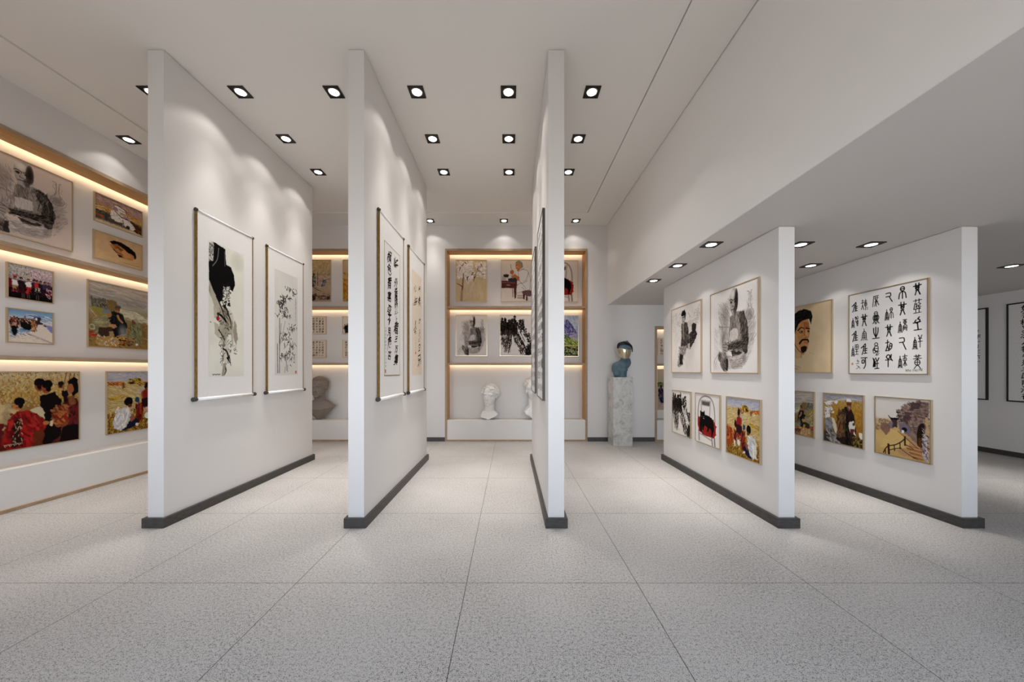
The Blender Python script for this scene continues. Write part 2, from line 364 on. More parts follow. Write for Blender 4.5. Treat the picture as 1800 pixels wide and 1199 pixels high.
def art_face(c):       # colour portrait head of a man with moustache on buff paper
    c.mott(.03)
    c.poly([22, 48, 30, 60, 42, 66, 44, 78, 34, 80, 24, 74], 'c3a070', .8, 1.5)
    c.poly([26, 22, 56, 20, 60, 34, 59, 44, 57, 50, 58, 58, 56, 64, 52, 70, 46, 74, 38, 68, 28, 58, 22, 44], 'b07a48', 1, .8, .03, 'c08c58')
    c.poly([24, 40, 34, 42, 38, 56, 44, 70, 34, 66, 26, 56, 22, 46], 'c79a66', .9, 1.5)
    c.poly([46, 24, 58, 26, 60, 36, 48, 36], '9a5a34', .8, 2)
    c.poly([18, 24, 24, 12, 36, 6, 52, 5, 62, 10, 65, 18, 62, 30, 59, 20, 46, 22, 36, 26, 31, 36, 26, 44, 20, 42, 16, 34], '14100f', 1, 1.2, .05)
    c.dabs([18, 14, 40, 6, 62, 12, 60, 20, 34, 24, 22, 40], '2a211f 0a0808 3b302c', 60, 7, 1., -.4, .5, .8)
    c.st([36, 36, 42, 32, 48, 34], 2.2, '20130c', 1, 1.2); c.st([53, 34, 60, 36], 2, '20130c', 1, 1)
    c.el(42, 38.5, 4, 1.6, '3a2013', .95, .5); c.el(57, 39, 2.6, 1.5, '3a2013', .95, .5); c.el(41, 38.5, 1.4, .8, 'd8c8b4', .8, .3)
    c.st([49, 35, 50, 44, 54, 47, 49, 48.5], 1.2, '7a4626', .9, .8); c.poly([51, 36, 55, 38, 56, 47, 51, 46], 'cf9f70', .7, 1)
    c.st([39, 56, 44, 51.5, 50, 51, 56, 52, 57, 55], 3.2, '1d120c', 1, 2); c.poly([48, 54, 56, 54, 54, 57.5, 49, 57], 'b8624a', 1, .5)
    c.poly([42, 62, 48, 60, 54, 62, 52, 69, 46, 71, 41, 68], '1d120c', 1, 1.2); c.st([28, 56, 36, 66, 44, 71], 1.1, '3a2013', .8)
    c.st([43, 70, 42, 78], .7, '2c1c10', .8); c.st([58, 70, 68, 74], .4, '8a7050', .6)
    c.st([20, 45, 24, 58, 33, 70], .7, '5a3a20', .7)
    for k in range(10): c.st([18+k*2.4, 88+k*.5, 19.5+k*2.4, 89+k*.6-(k % 3)], .6, '50402c', .8)
    for k in range(8): c.st([16+k*2.6, 91+k*.6, 18+k*2.6, 92.4+k*.6-(k % 2)], .6, '50402c', .8)
def art_faceup(c):     # same head lying tilted, wide sheet
    c.mott(.03)
    c.poly([30, 36, 46, 26, 62, 34, 82, 40, 88, 60, 80, 72, 66, 78, 56, 74, 48, 66, 36, 50], 'a2683a', 1, 1, .03, 'b98450')
    c.poly([30, 24, 38, 16, 54, 14, 72, 24, 84, 36, 88, 54, 84, 66, 78, 48, 70, 48, 58, 34, 46, 26, 34, 32], '120d0c', 1, 1.5, .04)
    c.poly([60, 40, 72, 50, 74, 66, 62, 70, 54, 52], 'c48e58', .9, 2); c.poly([36, 32, 46, 28, 52, 36, 42, 44], '8d4a28', .8, 2)
    c.st([44, 42, 52, 38, 58, 42], 2.4, '22120a', 1, 1.2); c.el(52, 44, 4, 1.6, '2b170d', 1, .5)
    c.st([38, 50, 44, 58, 52, 60, 58, 62], 3.2, '22120a', 1, 1.4); c.st([42, 44, 46, 52], 1.2, '6e3c20', .9); c.poly([46, 66, 54, 64, 58, 72, 50, 74], '22120a', 1, 1.5)
    c.poly([74, 50, 82, 52, 80, 64, 74, 62], 'b98450', 1, 1); c.st([75, 52, 80, 56, 77, 62], 1, '6e3c20', .9)
    c.poly([58, 74, 76, 72, 86, 74, 82, 78, 64, 82], 'c2a06e', .7, 1.5); c.st([78, 84, 90, 80], .8, '7a6040', .7)
    for k in range(22): c.st([58+k*1.7, 90+(k*7 % 3), 59+k*1.7, 91], .9, '40301c', .8)
def art_festival(c):   # crowd in red and black under blossom
    c.fill_v([(0, 'b9b6b8'), (20, 'b4adb0'), (42, 'a79aa0'), (50, '2a1418'), (70, '120a0c'), (100, '080506')])
    c.dabs([0, 0, 52, 0, 52, 42, 0, 46], 'd0ccc4 8d8a80 b4b89a e2dcd8 5b5a54 a3a8b0', 420, 2.6, 1.3, 0, 1.5)
    c.dabs([46, 6, 100, 2, 100, 50, 46, 40], 'd8a8b4 c98a9c e6ccd2 8a5f6c f0e4e6 a8a0b4', 430, 2.6, 1.3, 0, 1.5)
    c.dabs([0, 0, 100, 0, 100, 50, 0, 46], '2b2426', 80, 2.2, .8, 0, 1.5)
    c.poly([0, 42, 10, 44, 10, 66, 0, 70], '6d1a26', 1, 2)
    X = [(15, 'e4dcd8', 'a03440'), (28, '24141a', '3a1018'), (44, 'e8e4e2', 'b02a22'), (57, '3a2026', '241016'), (64, 'c02c3a', '20484c'), (72, '2a1a20', '160c10'), (82, '3a3450', '2a1420'), (91, '46303c', '8a2434')]
    for x, a_, b_ in X:
        c.el(x, 38+abs(x-44)*.05, 3.4, 4.6, '2a1612', 1, 1); c.el(x+.6, 41, 2.2, 2.8, 'b07658', 1, .6)
        c.poly([x-6, 46, x+5, 45, x+7, 60, x+5, 64, x-6, 63], a_, 1, 2.5, .1); c.poly([x-6, 62, x+6, 62, x+8, 84, x-7, 82], b_, 1, 3, .1)
    c.el(15, 34, 5, 3, 'b04a3c', 1, 1); c.el(43, 34.5, 4, 2, 'd0b070', 1, 1)
    c.poly([8, 62, 20, 60, 18, 74, 9, 72], 'a8a060', .8, 3); c.poly([59, 60, 71, 60, 70, 74, 60, 74], 'c8b898', 1, 2, .3); c.dabs([59, 60, 71, 60, 71, 74, 59, 74], 'c23428 e8dccc 2c6a50', 26, 3, 1.2, 0, .4)
    c.dabs([84, 56, 100, 60, 100, 88, 84, 86], 'd84a6a f0d0d8 a02040 e8e8e8', 110, 2.6, 1.4, 0, 1.5)
    c.dabs([0, 64, 100, 64, 100, 98, 0, 98], '060405 1c1014 30141a', 130, 6, 2.5, 1.4, .4, .7)
    for x in (30, 34, 42, 46, 62, 67): c.st([x, 84, x+.5, 96], 1.8, '7a5a48', .8)
def art_snow(c):       # riders on a snow slope
    c.fill_v([(0, '6f93b4'), (14, '86a6c4'), (24, 'a8bccb'), (30, 'cfc8c2'), (100, 'd6cabc')])
    c.dabs([40, 8, 100, 14, 100, 34, 60, 30], 'd6c4bc 5f8ab4 c4d0d8 4a7cae', 90, 12, 1.6, .15, .15)
    c.poly([0, 60, 20, 66, 40, 58, 62, 46, 74, 34, 100, 60, 100, 100, 0, 100], 'd9cdbf', 1, 2, .04)
    c.poly([80, 36, 100, 44, 100, 66, 90, 54], '7f83b4', 1, 3)
    c.poly([0, 62, 12, 80, 28, 66, 44, 68, 50, 60, 30, 56], '5f86b0', .8, 4, .1); c.dabs([2, 60, 56, 56, 46, 76, 4, 88], 'e4dcd2 6b92bc 3d5f8c', 60, 9, 1.8, .5, .3)
    c.poly([4, 24, 20, 22, 26, 40, 24, 54, 16, 62, 14, 82, 6, 60, 3, 44], '4a2c22', 1, 3, .12); c.dabs([3, 22, 26, 22, 26, 52, 4, 52], '8a4a34 b07860 2a1814 d8c8bc', 80, 5, 2, 1.3, .5)
    c.poly([8, 52, 20, 50, 20, 74, 14, 84, 8, 66], '0e0c10', 1, 3)
    c.poly([24, 30, 52, 32, 52, 58, 40, 62, 26, 52], '15100f', 1, 3)
    c.dabs([22, 26, 58, 26, 56, 42, 24, 36], '6a3a28 3a2018 c8a890 20141a', 70, 4, 2, 1.2, .6)
    c.poly([48, 26, 60, 26, 64, 46, 58, 66, 52, 62, 50, 42], 'a5703c', 1, 3, .2); c.dabs([50, 22, 66, 22, 62, 64, 52, 62], '6a3818 d8b080 3a4a6a 8a3a20', 60, 5, 2, 1.4, .4)
    c.poly([58, 18, 72, 18, 72, 40, 62, 44], '3a2a30', 1, 3); c.el(62, 24, 2.4, 5, 'e4e0dc', 1, 1); c.dabs([66, 34, 82, 36, 84, 46, 70, 40], '20181a 4a2a20', 30, 4, 2, .4, .3)
    c.el(36, 22, 2.2, 6, '8a5a54', 1, 1)
    for k in range(26): x = 36+k*2.5; c.st([x, 66+k*1.1+(k % 3)*2, x+9, 72+k*1.2+(k % 3)*2], .9, '4a4a58' if k % 3 else '8a8478', .75, .4)
    c.dabs([8, 78, 60, 74, 90, 98, 8, 98], 'c8bcae b4aaa4 e4dacc', 80, 10, 1.4, .4, .2, .7)
def art_soldiers(c):   # three men round a camp fire on a plain
    c.fill_v([(0, 'b3a89e'), (16, 'a2998f'), (26, '8b8780'), (33, 'a09a88'), (40, '8d8768'), (46, '9a916c'), (56, '86704a'), (75, '7d6238'), (100, '8f7440')])
    c.dabs([0, 2, 100, 2, 100, 30, 0, 26], 'c4b8aa 9c948c b8aea6 878480', 150, 20, 2, .14, .12, .5)
    c.poly([40, 36, 60, 38, 80, 44, 100, 52, 100, 58, 70, 54, 50, 48], 'c9c2aa', .9, 3, .15); c.dabs([38, 34, 100, 46, 100, 60, 46, 52], 'c8c2ac 8a8a60 a89c70 7e7c58', 120, 7, 1.1, .12, .25, .7)
    c.poly([3, 26, 24, 24, 36, 28, 36, 44, 4, 42], '6b6456', 1, 3, .12); c.dabs([3, 24, 26, 24, 24, 38, 4, 38], '3a3834 8d8672 5a5648', 50, 3, 1.4, 1.4, .6)
    c.poly([24, 24, 38, 26, 40, 44, 30, 46, 24, 38], '7a6238', 1, 2.5, .1)
    c.poly([2, 38, 24, 40, 32, 48, 24, 60, 10, 54], '8c7f3c', 1, 2.5, .1); c.dabs([2, 40, 16, 50, 20, 60, 10, 60], 'b05f3c 6f7a36 c8a880', 20, 16, 1.4, .85, .1)
    c.dabs([0, 56, 100, 60, 100, 100, 0, 100], '9a7a3c 7a5a2e b08c4c 6a5028', 260, 6, 1.6, .3, .5, .55)
    c.fx = (.80, 0)
    c.poly([36, 44, 50, 41, 60, 48, 66, 66, 62, 76, 44, 82, 34, 66, 33, 52], '141613', 1, 2, .04); c.dabs([38, 46, 58, 46, 62, 74, 40, 76], '202824 0a0c0c 2c3840', 40, 8, 1.4, 1.2, .3, .6)
    c.el(48.5, 38, 4.6, 5.4, '9a6544', 1, .8); c.poly([43, 35, 45, 31.5, 53, 31.5, 55, 35, 50, 37, 44, 37], '4a463a', 1, .8); c.st([45, 38, 52, 38.5], 1, '2a1810', .8)
    c.st([49, 48, 51, 53, 57, 58], 3.4, 'a97450', 1, 3)
    c.poly([5, 62, 16, 52, 28, 49, 35, 56, 38, 68, 28, 78, 14, 84, 4, 76], '8f8560', 1, 2, .15, '6f6848'); c.dabs([6, 52, 34, 50, 36, 72, 10, 80], 'b4aa84 7a7252 a09670', 40, 6, 1.1, -.5, .4, .7)
    c.poly([20, 46, 25, 40, 34, 40, 38, 45, 28, 47], '6d7a80', 1, 1); c.el(34.5, 48, 3.8, 4.2, 'a06a48', 1, .8)
    c.poly([34, 62, 44, 62, 47, 66, 42, 70, 34, 68], 'b5835c', 1, 1.5); c.poly([18, 70, 38, 68, 40, 76, 30, 88, 16, 80], '3b2a20', 1, 2, .08); c.poly([34, 74, 41, 74, 41, 90, 34, 90], '9d8556', 1, 1.5, .1)
    c.el(6, 70, 5, 5, 'b5ac86', 1, 1); c.el(6, 70, 3, 3, '5d563a', .7, 1)
    c.poly([76, 60, 86, 56, 94, 66, 95, 84, 86, 92, 70, 86, 70, 76], '7a7a54', 1, 2, .15); c.dabs([72, 60, 92, 60, 94, 88, 72, 86], '9c9870 5a5a3c 3c3c2c', 36, 6, 1.2, 1.2, .4, .7)
    c.el(79, 55, 4, 5, '6b4630', 1, .8); c.poly([76, 50, 84, 48, 89, 53, 84, 57, 79, 52], '9a9478', 1, 1); c.st([70, 82, 78, 86, 84, 84], 2.6, 'a97450', 1)
    c.el(58, 74, 11, 16, '9c9a98', .75, soft=1.3); c.el(56, 85, 10, 3.4, '2b2620', 1, 1); c.dabs([50, 82, 64, 82, 64, 86, 50, 86], 'c28a34 e0b050', 14, 4, 1.2, 0, .3)
    c.poly([14, 84, 30, 82, 44, 84, 54, 92, 50, 99, 16, 98, 10, 92], 'b08a48', 1, 2, .1); c.dabs([12, 82, 50, 84, 52, 98, 14, 97], 'c8c0b0 8d8a80 b89050 d6d0c4 a05a3c 9a7438', 130, 2.4, 1.1, .2, .9)
    c.dabs([52, 86, 78, 88, 76, 97, 52, 95], 'c0602c 2a3454 5a3420 1b1820', 70, 3, .9, .1, .5); c.dabs([0, 76, 12, 78, 10, 84, 0, 86], 'b04030 8a2c24', 20, 4, 2)
    c.el(85, 92.5, 3, 2, 'd8d4cc', 1, 1)
def art_crowd(c):      # villagers in red coats
    c.fill_v([(0, 'b5a98e'), (20, 'a88f58'), (32, 'a5803c'), (44, '8d6a38'), (100, '4a1a14')])
    c.dabs([0, 0, 100, 0, 100, 44, 0, 48], 'c8b070 a87c38 c8b890 9a6a30 7e5a2c c4a058 b0a488', 1500, 2.6, .9, 1.4, .7, .8)
    c.poly([0, 36, 24, 40, 34, 52, 30, 66, 0, 90], 'c2a878', 1, 3, .1, '94805a')
    c.poly([0, 60, 20, 66, 18, 100, 0, 100], '5a1414', 1, 3)
    c.fx = (.82, 18)
    for x in (78, 84, 90): c.st([x+4, 2, x-2, 30], 1.2, '6e3c1c', .9, .5)
    R = '8d1a18'; D = '100a0a'
    c.poly([46, 32, 66, 28, 74, 40, 78, 64, 74, 90, 60, 100, 48, 100, 46, 60], D, 1, 2)
    c.poly([82, 36, 92, 34, 100, 44, 100, 100, 80, 92, 78, 60], '4a1416', 1, 2.5, .06); c.dabs([82, 50, 100, 50, 100, 86, 82, 84], '6e1c1e 320e10 581a1a', 50, 9, 3, 1.5, .3, .7)
    c.poly([78, 78, 100, 78, 100, 100, 72, 100], '120a0a', 1, 2)
    c.poly([60, 70, 64, 56, 74, 48, 84, 46, 86, 58, 84, 78, 70, 78, 64, 76], '7a4422', 1, 2.5, .12); c.dabs([62, 50, 84, 48, 82, 74, 64, 74], 'a05a2c 5a2c18 8a1e1a b8703c', 80, 6, 2.2, 1., .5, .8)
    c.poly([30, 52, 46, 46, 52, 56, 52, 66, 44, 60], 'c5b490', 1, 2); c.st([32, 52, 44, 60, 50, 64], 2.2, '6f6a48', 1)
    c.poly([8, 62, 16, 52, 30, 50, 42, 58, 52, 66, 56, 74, 48, 80, 38, 78, 40, 100, 8, 100, 0, 92], R, 1, 2, .06)
    c.dabs([10, 58, 34, 54, 54, 72, 38, 98, 4, 96], 'a5201c 6a1214 8a1818 4f0e10 b52a22', 190, 10, 3, 1.25, .35, .7)
    c.poly([14, 62, 20, 60, 24, 98, 12, 98], '24100f', .9, 3); c.dabs([12, 62, 24, 62, 24, 96, 12, 96], 'b8a080 241010', 34, 4, .8, 1.4, .3)
    c.poly([38, 80, 50, 78, 50, 100, 38, 100], '5a2a14', .9, 3)
    def head(x, y, r_, face, hair, dx):
        c.el(x, y, r_*.82, r_*1.1, face, 1, .8); c.el(x-dx*.6, y-r_*.55, r_*.95, r_*.75, hair, 1, 1); c.el(x-dx*1.3, y, r_*.45, r_*.8, hair, 1, 1)
        c.st([x+dx*.2-1.6, y+.4, x+dx*.2+2, y+.6], .9, '32140c', .9); c.st([x+dx*.6-1, y+r_*.62, x+dx*.6+1.6, y+r_*.6], .8, '5a1c14', .9)
    head(45, 18, 7.5, '8a4a2a', '100808', 0); head(54, 21, 7.8, '8d4726', '0e0808', -2.5); head(19, 42, 7, 'b0703c', '0d090b', -2.2)
    c.poly([84, 14, 92, 8, 99, 10, 99, 30, 92, 36, 86, 22], '0e090a', 1, 1.5); c.el(88.5, 24, 4.4, 7, '9a5a34', 1, 1)
    head(74, 19, 4.4, '84462a', '1a0e0c', 0); c.poly([76, 28, 84, 26, 84, 42, 78, 46], '180e0e', 1, 2)
    c.poly([84, 36, 94, 34, 96, 46, 88, 50], '7a4a28', 1, 2, .2)
    c.el(54, 70, 4, 3, 'a56a3c', 1, 1); c.poly([58, 68, 64, 66, 62, 76, 58, 74], 'd0b48c', 1, 1.5)
    for k in range(12): c.st([3+k*1.8, 93, 4+k*1.8, 95.5-(k % 3)], .8, 'c8b8a0', .8)
def art_harvest(c):    # people resting in a wheat field
    c.fill_v([(0, 'b4b0b8'), (10, 'a6a4b0'), (16, 'b8b0a8'), (19, 'a8803c'), (24, 'b5a074'), (50, 'b89c62'), (75, '9a7a3a'), (100, '6e4f1c')])
    c.dabs([0, 0, 100, 0, 100, 15, 0, 15], '9ca0b2 bcb8b8 b0acb0 9098ae', 160, 7, 1.6, .1, .3, .6)
    c.dabs([0, 17, 100, 17, 100, 76, 0, 76], 'c4ac78 b09258 d2c298 a88640 c8b898 bca060', 1300, 6, 1.0, .35, .25, .8)
    c.dabs([0, 16, 22, 17, 22, 22, 0, 22], 'a8501c 8a3a18 c87a30', 50, 3, 1.3)
    c.dabs([0, 42, 28, 38, 26, 44, 0, 48], 'a88018 8a6a14 c49a24', 40, 8, 1.3, -.25, .2)
    c.dabs([32, 12, 50, 11, 50, 20, 32, 20], 'a88a28 c8a838 5a3010', 70, 4, 1.8, .2, .8); c.poly([32, 17, 40, 16, 40, 20, 32, 21], '3a1c18', 1, 1.5)
    c.poly([22, 19, 26, 19, 26, 27, 22, 27], '7a4a2c', 1, 2); c.dabs([44, 20, 58, 16, 60, 20, 50, 26], '6e4a22 8a3a1c', 30, 3, 1.1)
    c.poly([60, 17, 63, 17, 63, 21, 60, 21], '4a3028', 1, 1)
    c.dabs([0, 66, 100, 62, 100, 100, 0, 100], '8a6420 5a3c10 b58a30 c8a250 6e4a14 3a2a10', 900, 4, 1.2, 1.4, .7)
    c.fx = (.80, -4)
    c.poly([104, 58, 128, 50, 130, 84, 112, 88, 104, 78], 'a04420', 1, 3, .1); c.dabs([104, 56, 128, 52, 128, 84, 106, 84], 'c86a28 6e2414 8a3a1c', 50, 7, 2, 1.3, .4)
    c.poly([58, 60, 68, 54, 72, 60, 72, 82, 62, 88, 57, 84], '6e1c14', 1, 1.5, .08); c.dabs([58, 58, 72, 58, 70, 84, 60, 84], '8a2a1a 3a100c a03c24', 40, 8, 2, 1.5, .2)
    c.poly([72, 34, 78, 31, 88, 33, 92, 46, 91, 60, 78, 60, 70, 50], '8a1e1c', 1, 1.5, .08); c.poly([70, 46, 90, 46, 92, 62, 74, 64, 68, 54], '2a1014', 1, 2)
    c.el(80.5, 25.5, 5.5, 6.5, '1a100f', 1, 1); c.el(80, 31, 3, 3.4, '6b3320', 1, .8); c.el(69, 32, 3.6, 5, 'a8a8a0', .9, 1.5); c.st([72, 46, 70, 38, 72, 34], 2.6, '8a4a30', 1)
    c.poly([76, 62, 90, 60, 92, 76, 78, 80], '8a2c20', 1, 2, .2, 'c8a090'); c.el(81, 77, 6, 5.4, 'd8d4cc', 1, 1)
    c.el(60.5, 48, 4, 5, '24405c', 1, 1.5); c.st([64, 50, 62, 58], 2, '5a3424', 1)
    c.poly([90, 60, 99, 54, 100, 72, 94, 80, 90, 76], '5c1a16', 1, 2); c.el(94, 45, 4, 7, '140d0e', 1, 1); c.poly([92, 76, 99, 74, 99, 86, 93, 84], 'd0c8bc', 1, 2)
    c.poly([18, 74, 26, 62, 36, 58, 46, 66, 50, 80, 44, 92, 30, 98, 18, 92, 15, 84], 'd2cec8', 1, 1.5, .05, 'b4b4b8'); c.dabs([18, 62, 46, 62, 46, 92, 20, 94], 'ece8e0 a9a9b4 c8c2b4', 70, 10, 2.4, 1.9, .4, .6)
    c.el(44, 50, 8, 7.4, '0f0b0c', 1, .9); c.el(46, 57, 4.4, 3, '5e2f20', 1, .8)
    c.poly([44, 84, 52, 76, 64, 82, 58, 92, 40, 98, 30, 97, 40, 92], '14182a', 1, 1.5, .05); c.poly([46, 76, 54, 72, 56, 80, 48, 86], '8a5038', 1, 1.5); c.el(60, 90, 3.4, 2.6, 'd8cfc0', 1, 1.5)
def art_blossom(c):
    c.mott(.05)
    c.dabs([55, 0, 100, 0, 100, 100, 45, 100], 'cdb58c c4aa80 d6c29c', 120, 16, 5, 1.5, .2, .35)
    c.st([17, 100, 19, 80, 22, 60, 24, 42, 32, 38, 40, 46], 5, '7a5a54', .9, 1.6); c.st([22, 66, 12, 60, 2, 57], 3, '6a4438', .9, 1); c.st([16, 100, 20, 74], 2, 'b8a8a8', .8)
    c.dabs([2, 4, 52, 2, 62, 40, 40, 56, 26, 40, 4, 46], 'e6dfda dcd2cc f0ebe6 d2c4c0', 520, 4, 2.2, 0, 1.5, .75)
    c.dabs([60, 6, 98, 4, 98, 44, 70, 40], 'e6dfda f0ebe6 d8ccc6', 190, 4, 2.2, 0, 1.5, .75)
    c.dabs([30, 54, 70, 44, 60, 94, 34, 92], 'bfb0a4 b4a8a4 cdbfae', 110, 9, 1.2, 1.5, .3, .45)
    c.st([24, 42, 24, 32], 1.5, '5c3424', .9); c.st([50, 34, 62, 36, 70, 26, 84, 14], 1.6, '6e4430', .9, .8)
    for q in ((36, 42, 40, 54), (40, 40, 34, 48), (56, 30, 50, 38), (60, 44, 66, 36), (60, 40, 58, 52), (70, 22, 76, 14), (74, 26, 82, 28), (82, 10, 88, 18), (20, 14, 26, 6), (14, 18, 10, 28), (30, 6, 36, 10)):
        c.st(list(q), 2.6, '6e3c24', .9, .8)
    c.el(90, 34, 2, 1.4, '4a4a60', 1, .5)
def art_writer(c):     # old man at a desk with a brush
    c.mott(.02)
    c.poly([0, 38, 16, 40, 14, 50, 2, 50], 'a89f9c', .9, 3)
    c.poly([48, 26, 62, 20, 80, 22, 92, 34, 97, 60, 92, 78, 70, 76, 52, 80, 48, 60], 'd6cfc6', 1, 2)
    for q in ((64, 22, 84, 26, 94, 46), (94, 46, 92, 76), (52, 42, 66, 56, 84, 50), (88, 30, 80, 48, 70, 52), (50, 62, 64, 56, 80, 70), (66, 66, 78, 74), (92, 72, 70, 76, 50, 80), (54, 30, 56, 44), (60, 26, 74, 20)):
        c.st(list(q), .9, '3a332e', .85, .5)
    c.el(56, 13, 10, 11, 'b27a4c', 1, .9, tex=.06); c.poly([44, 10, 48, 3, 58, 0.5, 68, 6, 70, 16, 64, 22, 64, 10, 54, 5], '7a7a70', 1, 1, .1); c.el(51, 17, 5, 5, 'c08a58', .8, 1)
    c.st([46, 13, 52, 12], 1, '402418', .9); c.st([48, 20, 53, 20], .9, '6b2c1c', .9); c.poly([50, 22, 60, 20, 58, 27, 52, 28], 'a8683e', 1, 1)
    c.poly([30, 38, 44, 34, 58, 42, 58, 50, 36, 46], 'b5673c', 1, 1.5, .08); c.el(34, 29, 6, 6, 'b0604a', 1, 1.5); c.st([32, 22, 30, 10], 1, '5a4030', .9)
    c.poly([6, 36, 16, 33, 24, 36, 22, 42, 8, 42], '3a2218', 1, 2); c.poly([22, 44, 46, 44, 52, 50, 40, 54, 22, 50], '27343a', 1, 2)
    c.poly([0, 50, 50, 51, 50, 68, 0, 68], '54282a', 1, 1, .08); c.poly([2, 53, 46, 54, 46, 57, 2, 56], '7a4a48', .9, 1); c.el(22, 61, 7, 2, '9a7068', .9, .6)
    c.poly([40, 66, 49, 66, 48, 92, 42, 94], '54282a', 1, 1.5, .1); c.st([36, 70, 37, 90], 1.4, '3b2020', .8)
    c.poly([66, 76, 80, 73, 100, 75, 100, 88, 84, 88, 70, 84], '6a4648', 1, 1.5, .1); c.poly([70, 82, 76, 84, 75, 96, 71, 95], '3b2020', 1, 1); c.poly([80, 86, 84, 87, 84, 99, 80, 98], '3b2020', 1, 1)
    for y in (86, 90, 93): c.st([52, y, 70, y], 1.1, '3b2c26', .85)
def art_cat(c):        # black cat on a red cushioned chair
    c.mott(.015)
    G = '8a8480'
    c.st([12, 58, 11, 34, 18, 14, 34, 5, 52, 4, 70, 10, 80, 28, 82, 58], 3.6, G, .95, 3.2); c.st([24, 14, 28, 50], 3, '98928e', .9); c.st([64, 12, 60, 52], 3, '98928e', .9)
    c.poly([26, 12, 64, 12, 64, 24, 26, 24], 'aaa49f', 1, .8); c.poly([28, 15, 61, 15, 60, 22, 29, 22], '57514d', 1, .8, .1)
    c.st([14, 76, 16, 96], 4.4, G, .95); c.st([14, 82, 70, 90], 3, '9c9692', .9); c.st([70, 86, 72, 98], 4.4, G, .95); c.st([80, 84, 82, 100], 4.4, '77716d', .95)
    c.poly([10, 50, 24, 46, 76, 48, 86, 60, 86, 76, 78, 84, 40, 84, 16, 78, 9, 66], '8c1f1a', 1, 1.2, .06)
    c.dabs([12, 50, 84, 52, 84, 80, 20, 80], 'a5281f 701512 9a2a1c', 70, 8, 3, 1., .6, .6)
    c.poly([20, 36, 22, 34, 26, 37, 34, 37, 39, 33, 41, 42, 56, 42, 70, 46, 78, 56, 79, 66, 72, 82, 68, 82, 68, 70, 60, 66, 56, 74, 50, 76, 52, 66, 40, 64, 34, 74, 30, 74, 30, 66, 26, 80, 20, 76, 17, 62, 21, 48], '0a0808', 1, .7)
    c.st([26, 46, 30, 46.6], .9, '8a6a30', .9); c.st([35, 46.8, 38, 46], .9, 'b8b0a0', .9); c.st([34, 49.5, 38, 50], 1, 'd8d4cc', .9)
def art_inktrees(c):   # black ink cliff with trees
    c.mott(.015)
    K = '0b0908 1d1714 2c2420'
    for x, y0, y1, w in ((6, 6, 40, 9), (16, 8, 30, 7), (30, 10, 44, 10), (38, 8, 46, 10), (47, 2, 46, 9), (24, 18, 46, 8)):
        c.dabs([x-w*.2, y0, x+w*.2, y0, x+w*.7, y1, x-w*.7, y1], K, 110, 4, 2.2, .1, .7, .9)
    c.poly([0, 24, 20, 28, 34, 18, 52, 16, 52, 42, 46, 48, 20, 46, 0, 40], '0b0908', 1, 5)
    c.dabs([0, 24, 56, 20, 56, 48, 0, 46], K, 170, 7, 3, 1.3, .6, .95)
    c.dabs([0, 40, 38, 44, 36, 74, 30, 88, 14, 84, 6, 66], '0b0908 2b2320 5a4a42 4a3c36', 210, 15, 1.5, 1.75, .18, .9, .4)
    c.dabs([46, 44, 60, 46, 76, 70, 92, 98, 66, 96, 56, 76, 44, 64], '0b0908 2b2320 5a4a42', 230, 13, 1.5, 1.1, .2, .9, .4)
    c.dabs([60, 12, 76, 10, 78, 30, 66, 44, 58, 30], K, 150, 3.4, 1.9, .3, 1.1, .9); c.dabs([72, 28, 84, 34, 86, 56, 76, 50], K, 70, 3, 1.4, 1.5, .9, .85)
    c.st([54, 44, 66, 58, 78, 76, 92, 98], 4.5, '0b0908', .9, 3, .4); c.st([66, 44, 72, 54, 80, 66], 2.5, '1d1714', .9, 1.5, .4)
    c.dabs([84, 46, 96, 44, 100, 66, 88, 66], K, 90, 3.4, 1.5, .6, 1.2, .85); c.dabs([88, 74, 100, 70, 100, 98, 82, 96], K, 120, 8, 1.8, 1.4, .4, .9)
    c.dabs([10, 82, 40, 84, 40, 92, 12, 90], '8d857f b0a8a2', 24, 9, .5, .2, .4, .7)
    c.poly([37, 54, 41, 52, 42, 68, 38, 68], 'd8d2cc', 1, 1.5)
def art_peaks(c):      # violet mountain over green hills
    c.fill_v([(0, '9fb0c4'), (24, 'a3b2c6'), (44, 'b4aab8'), (100, 'a0a090')])
    c.dabs([0, 0, 100, 0, 100, 50, 0, 50], 'b8c4d2 92a8c4 c8ccd4 ccc2c4', 130, 14, 3.5, .3, .8, .6)
    c.poly([8, 46, 22, 20, 40, 8, 52, 14, 62, 9, 78, 20, 92, 38, 96, 42, 70, 50, 40, 52, 10, 52], '4a4a78', 1, 2)
    c.dabs([12, 44, 26, 20, 42, 9, 64, 10, 90, 36, 88, 44, 40, 50], '2c2c54 6a68a0 8a80b0 3a3a6a b0a8cc', 330, 8, 1.4, 1.1, .4)
    c.dabs([0, 44, 100, 42, 100, 56, 0, 52], '8c86a8 b4a8b8 6e6e94', 110, 7, 2, .2, .6, .8)
    c.poly([0, 50, 20, 48, 48, 46, 70, 52, 100, 64, 100, 74, 0, 74], '8c9c50', 1, 2)
    c.dabs([0, 48, 50, 47, 100, 64, 100, 72, 0, 72], 'a8b460 4f6030 c4c878 2c3c22 8a9c48', 300, 9, 1.5, .75, .25)
    c.poly([0, 71, 100, 73, 100, 77, 0, 76], 'c0bc70', 1, 1.5); c.poly([0, 76, 100, 76, 100, 88, 0, 90], '1a2018', 1, 2.5)
    c.dabs([0, 76, 100, 76, 100, 100, 0, 100], '20281c 55663a 8a9a50 b0a878 0e120c', 300, 4.5, 2.2, 0, 1.5)
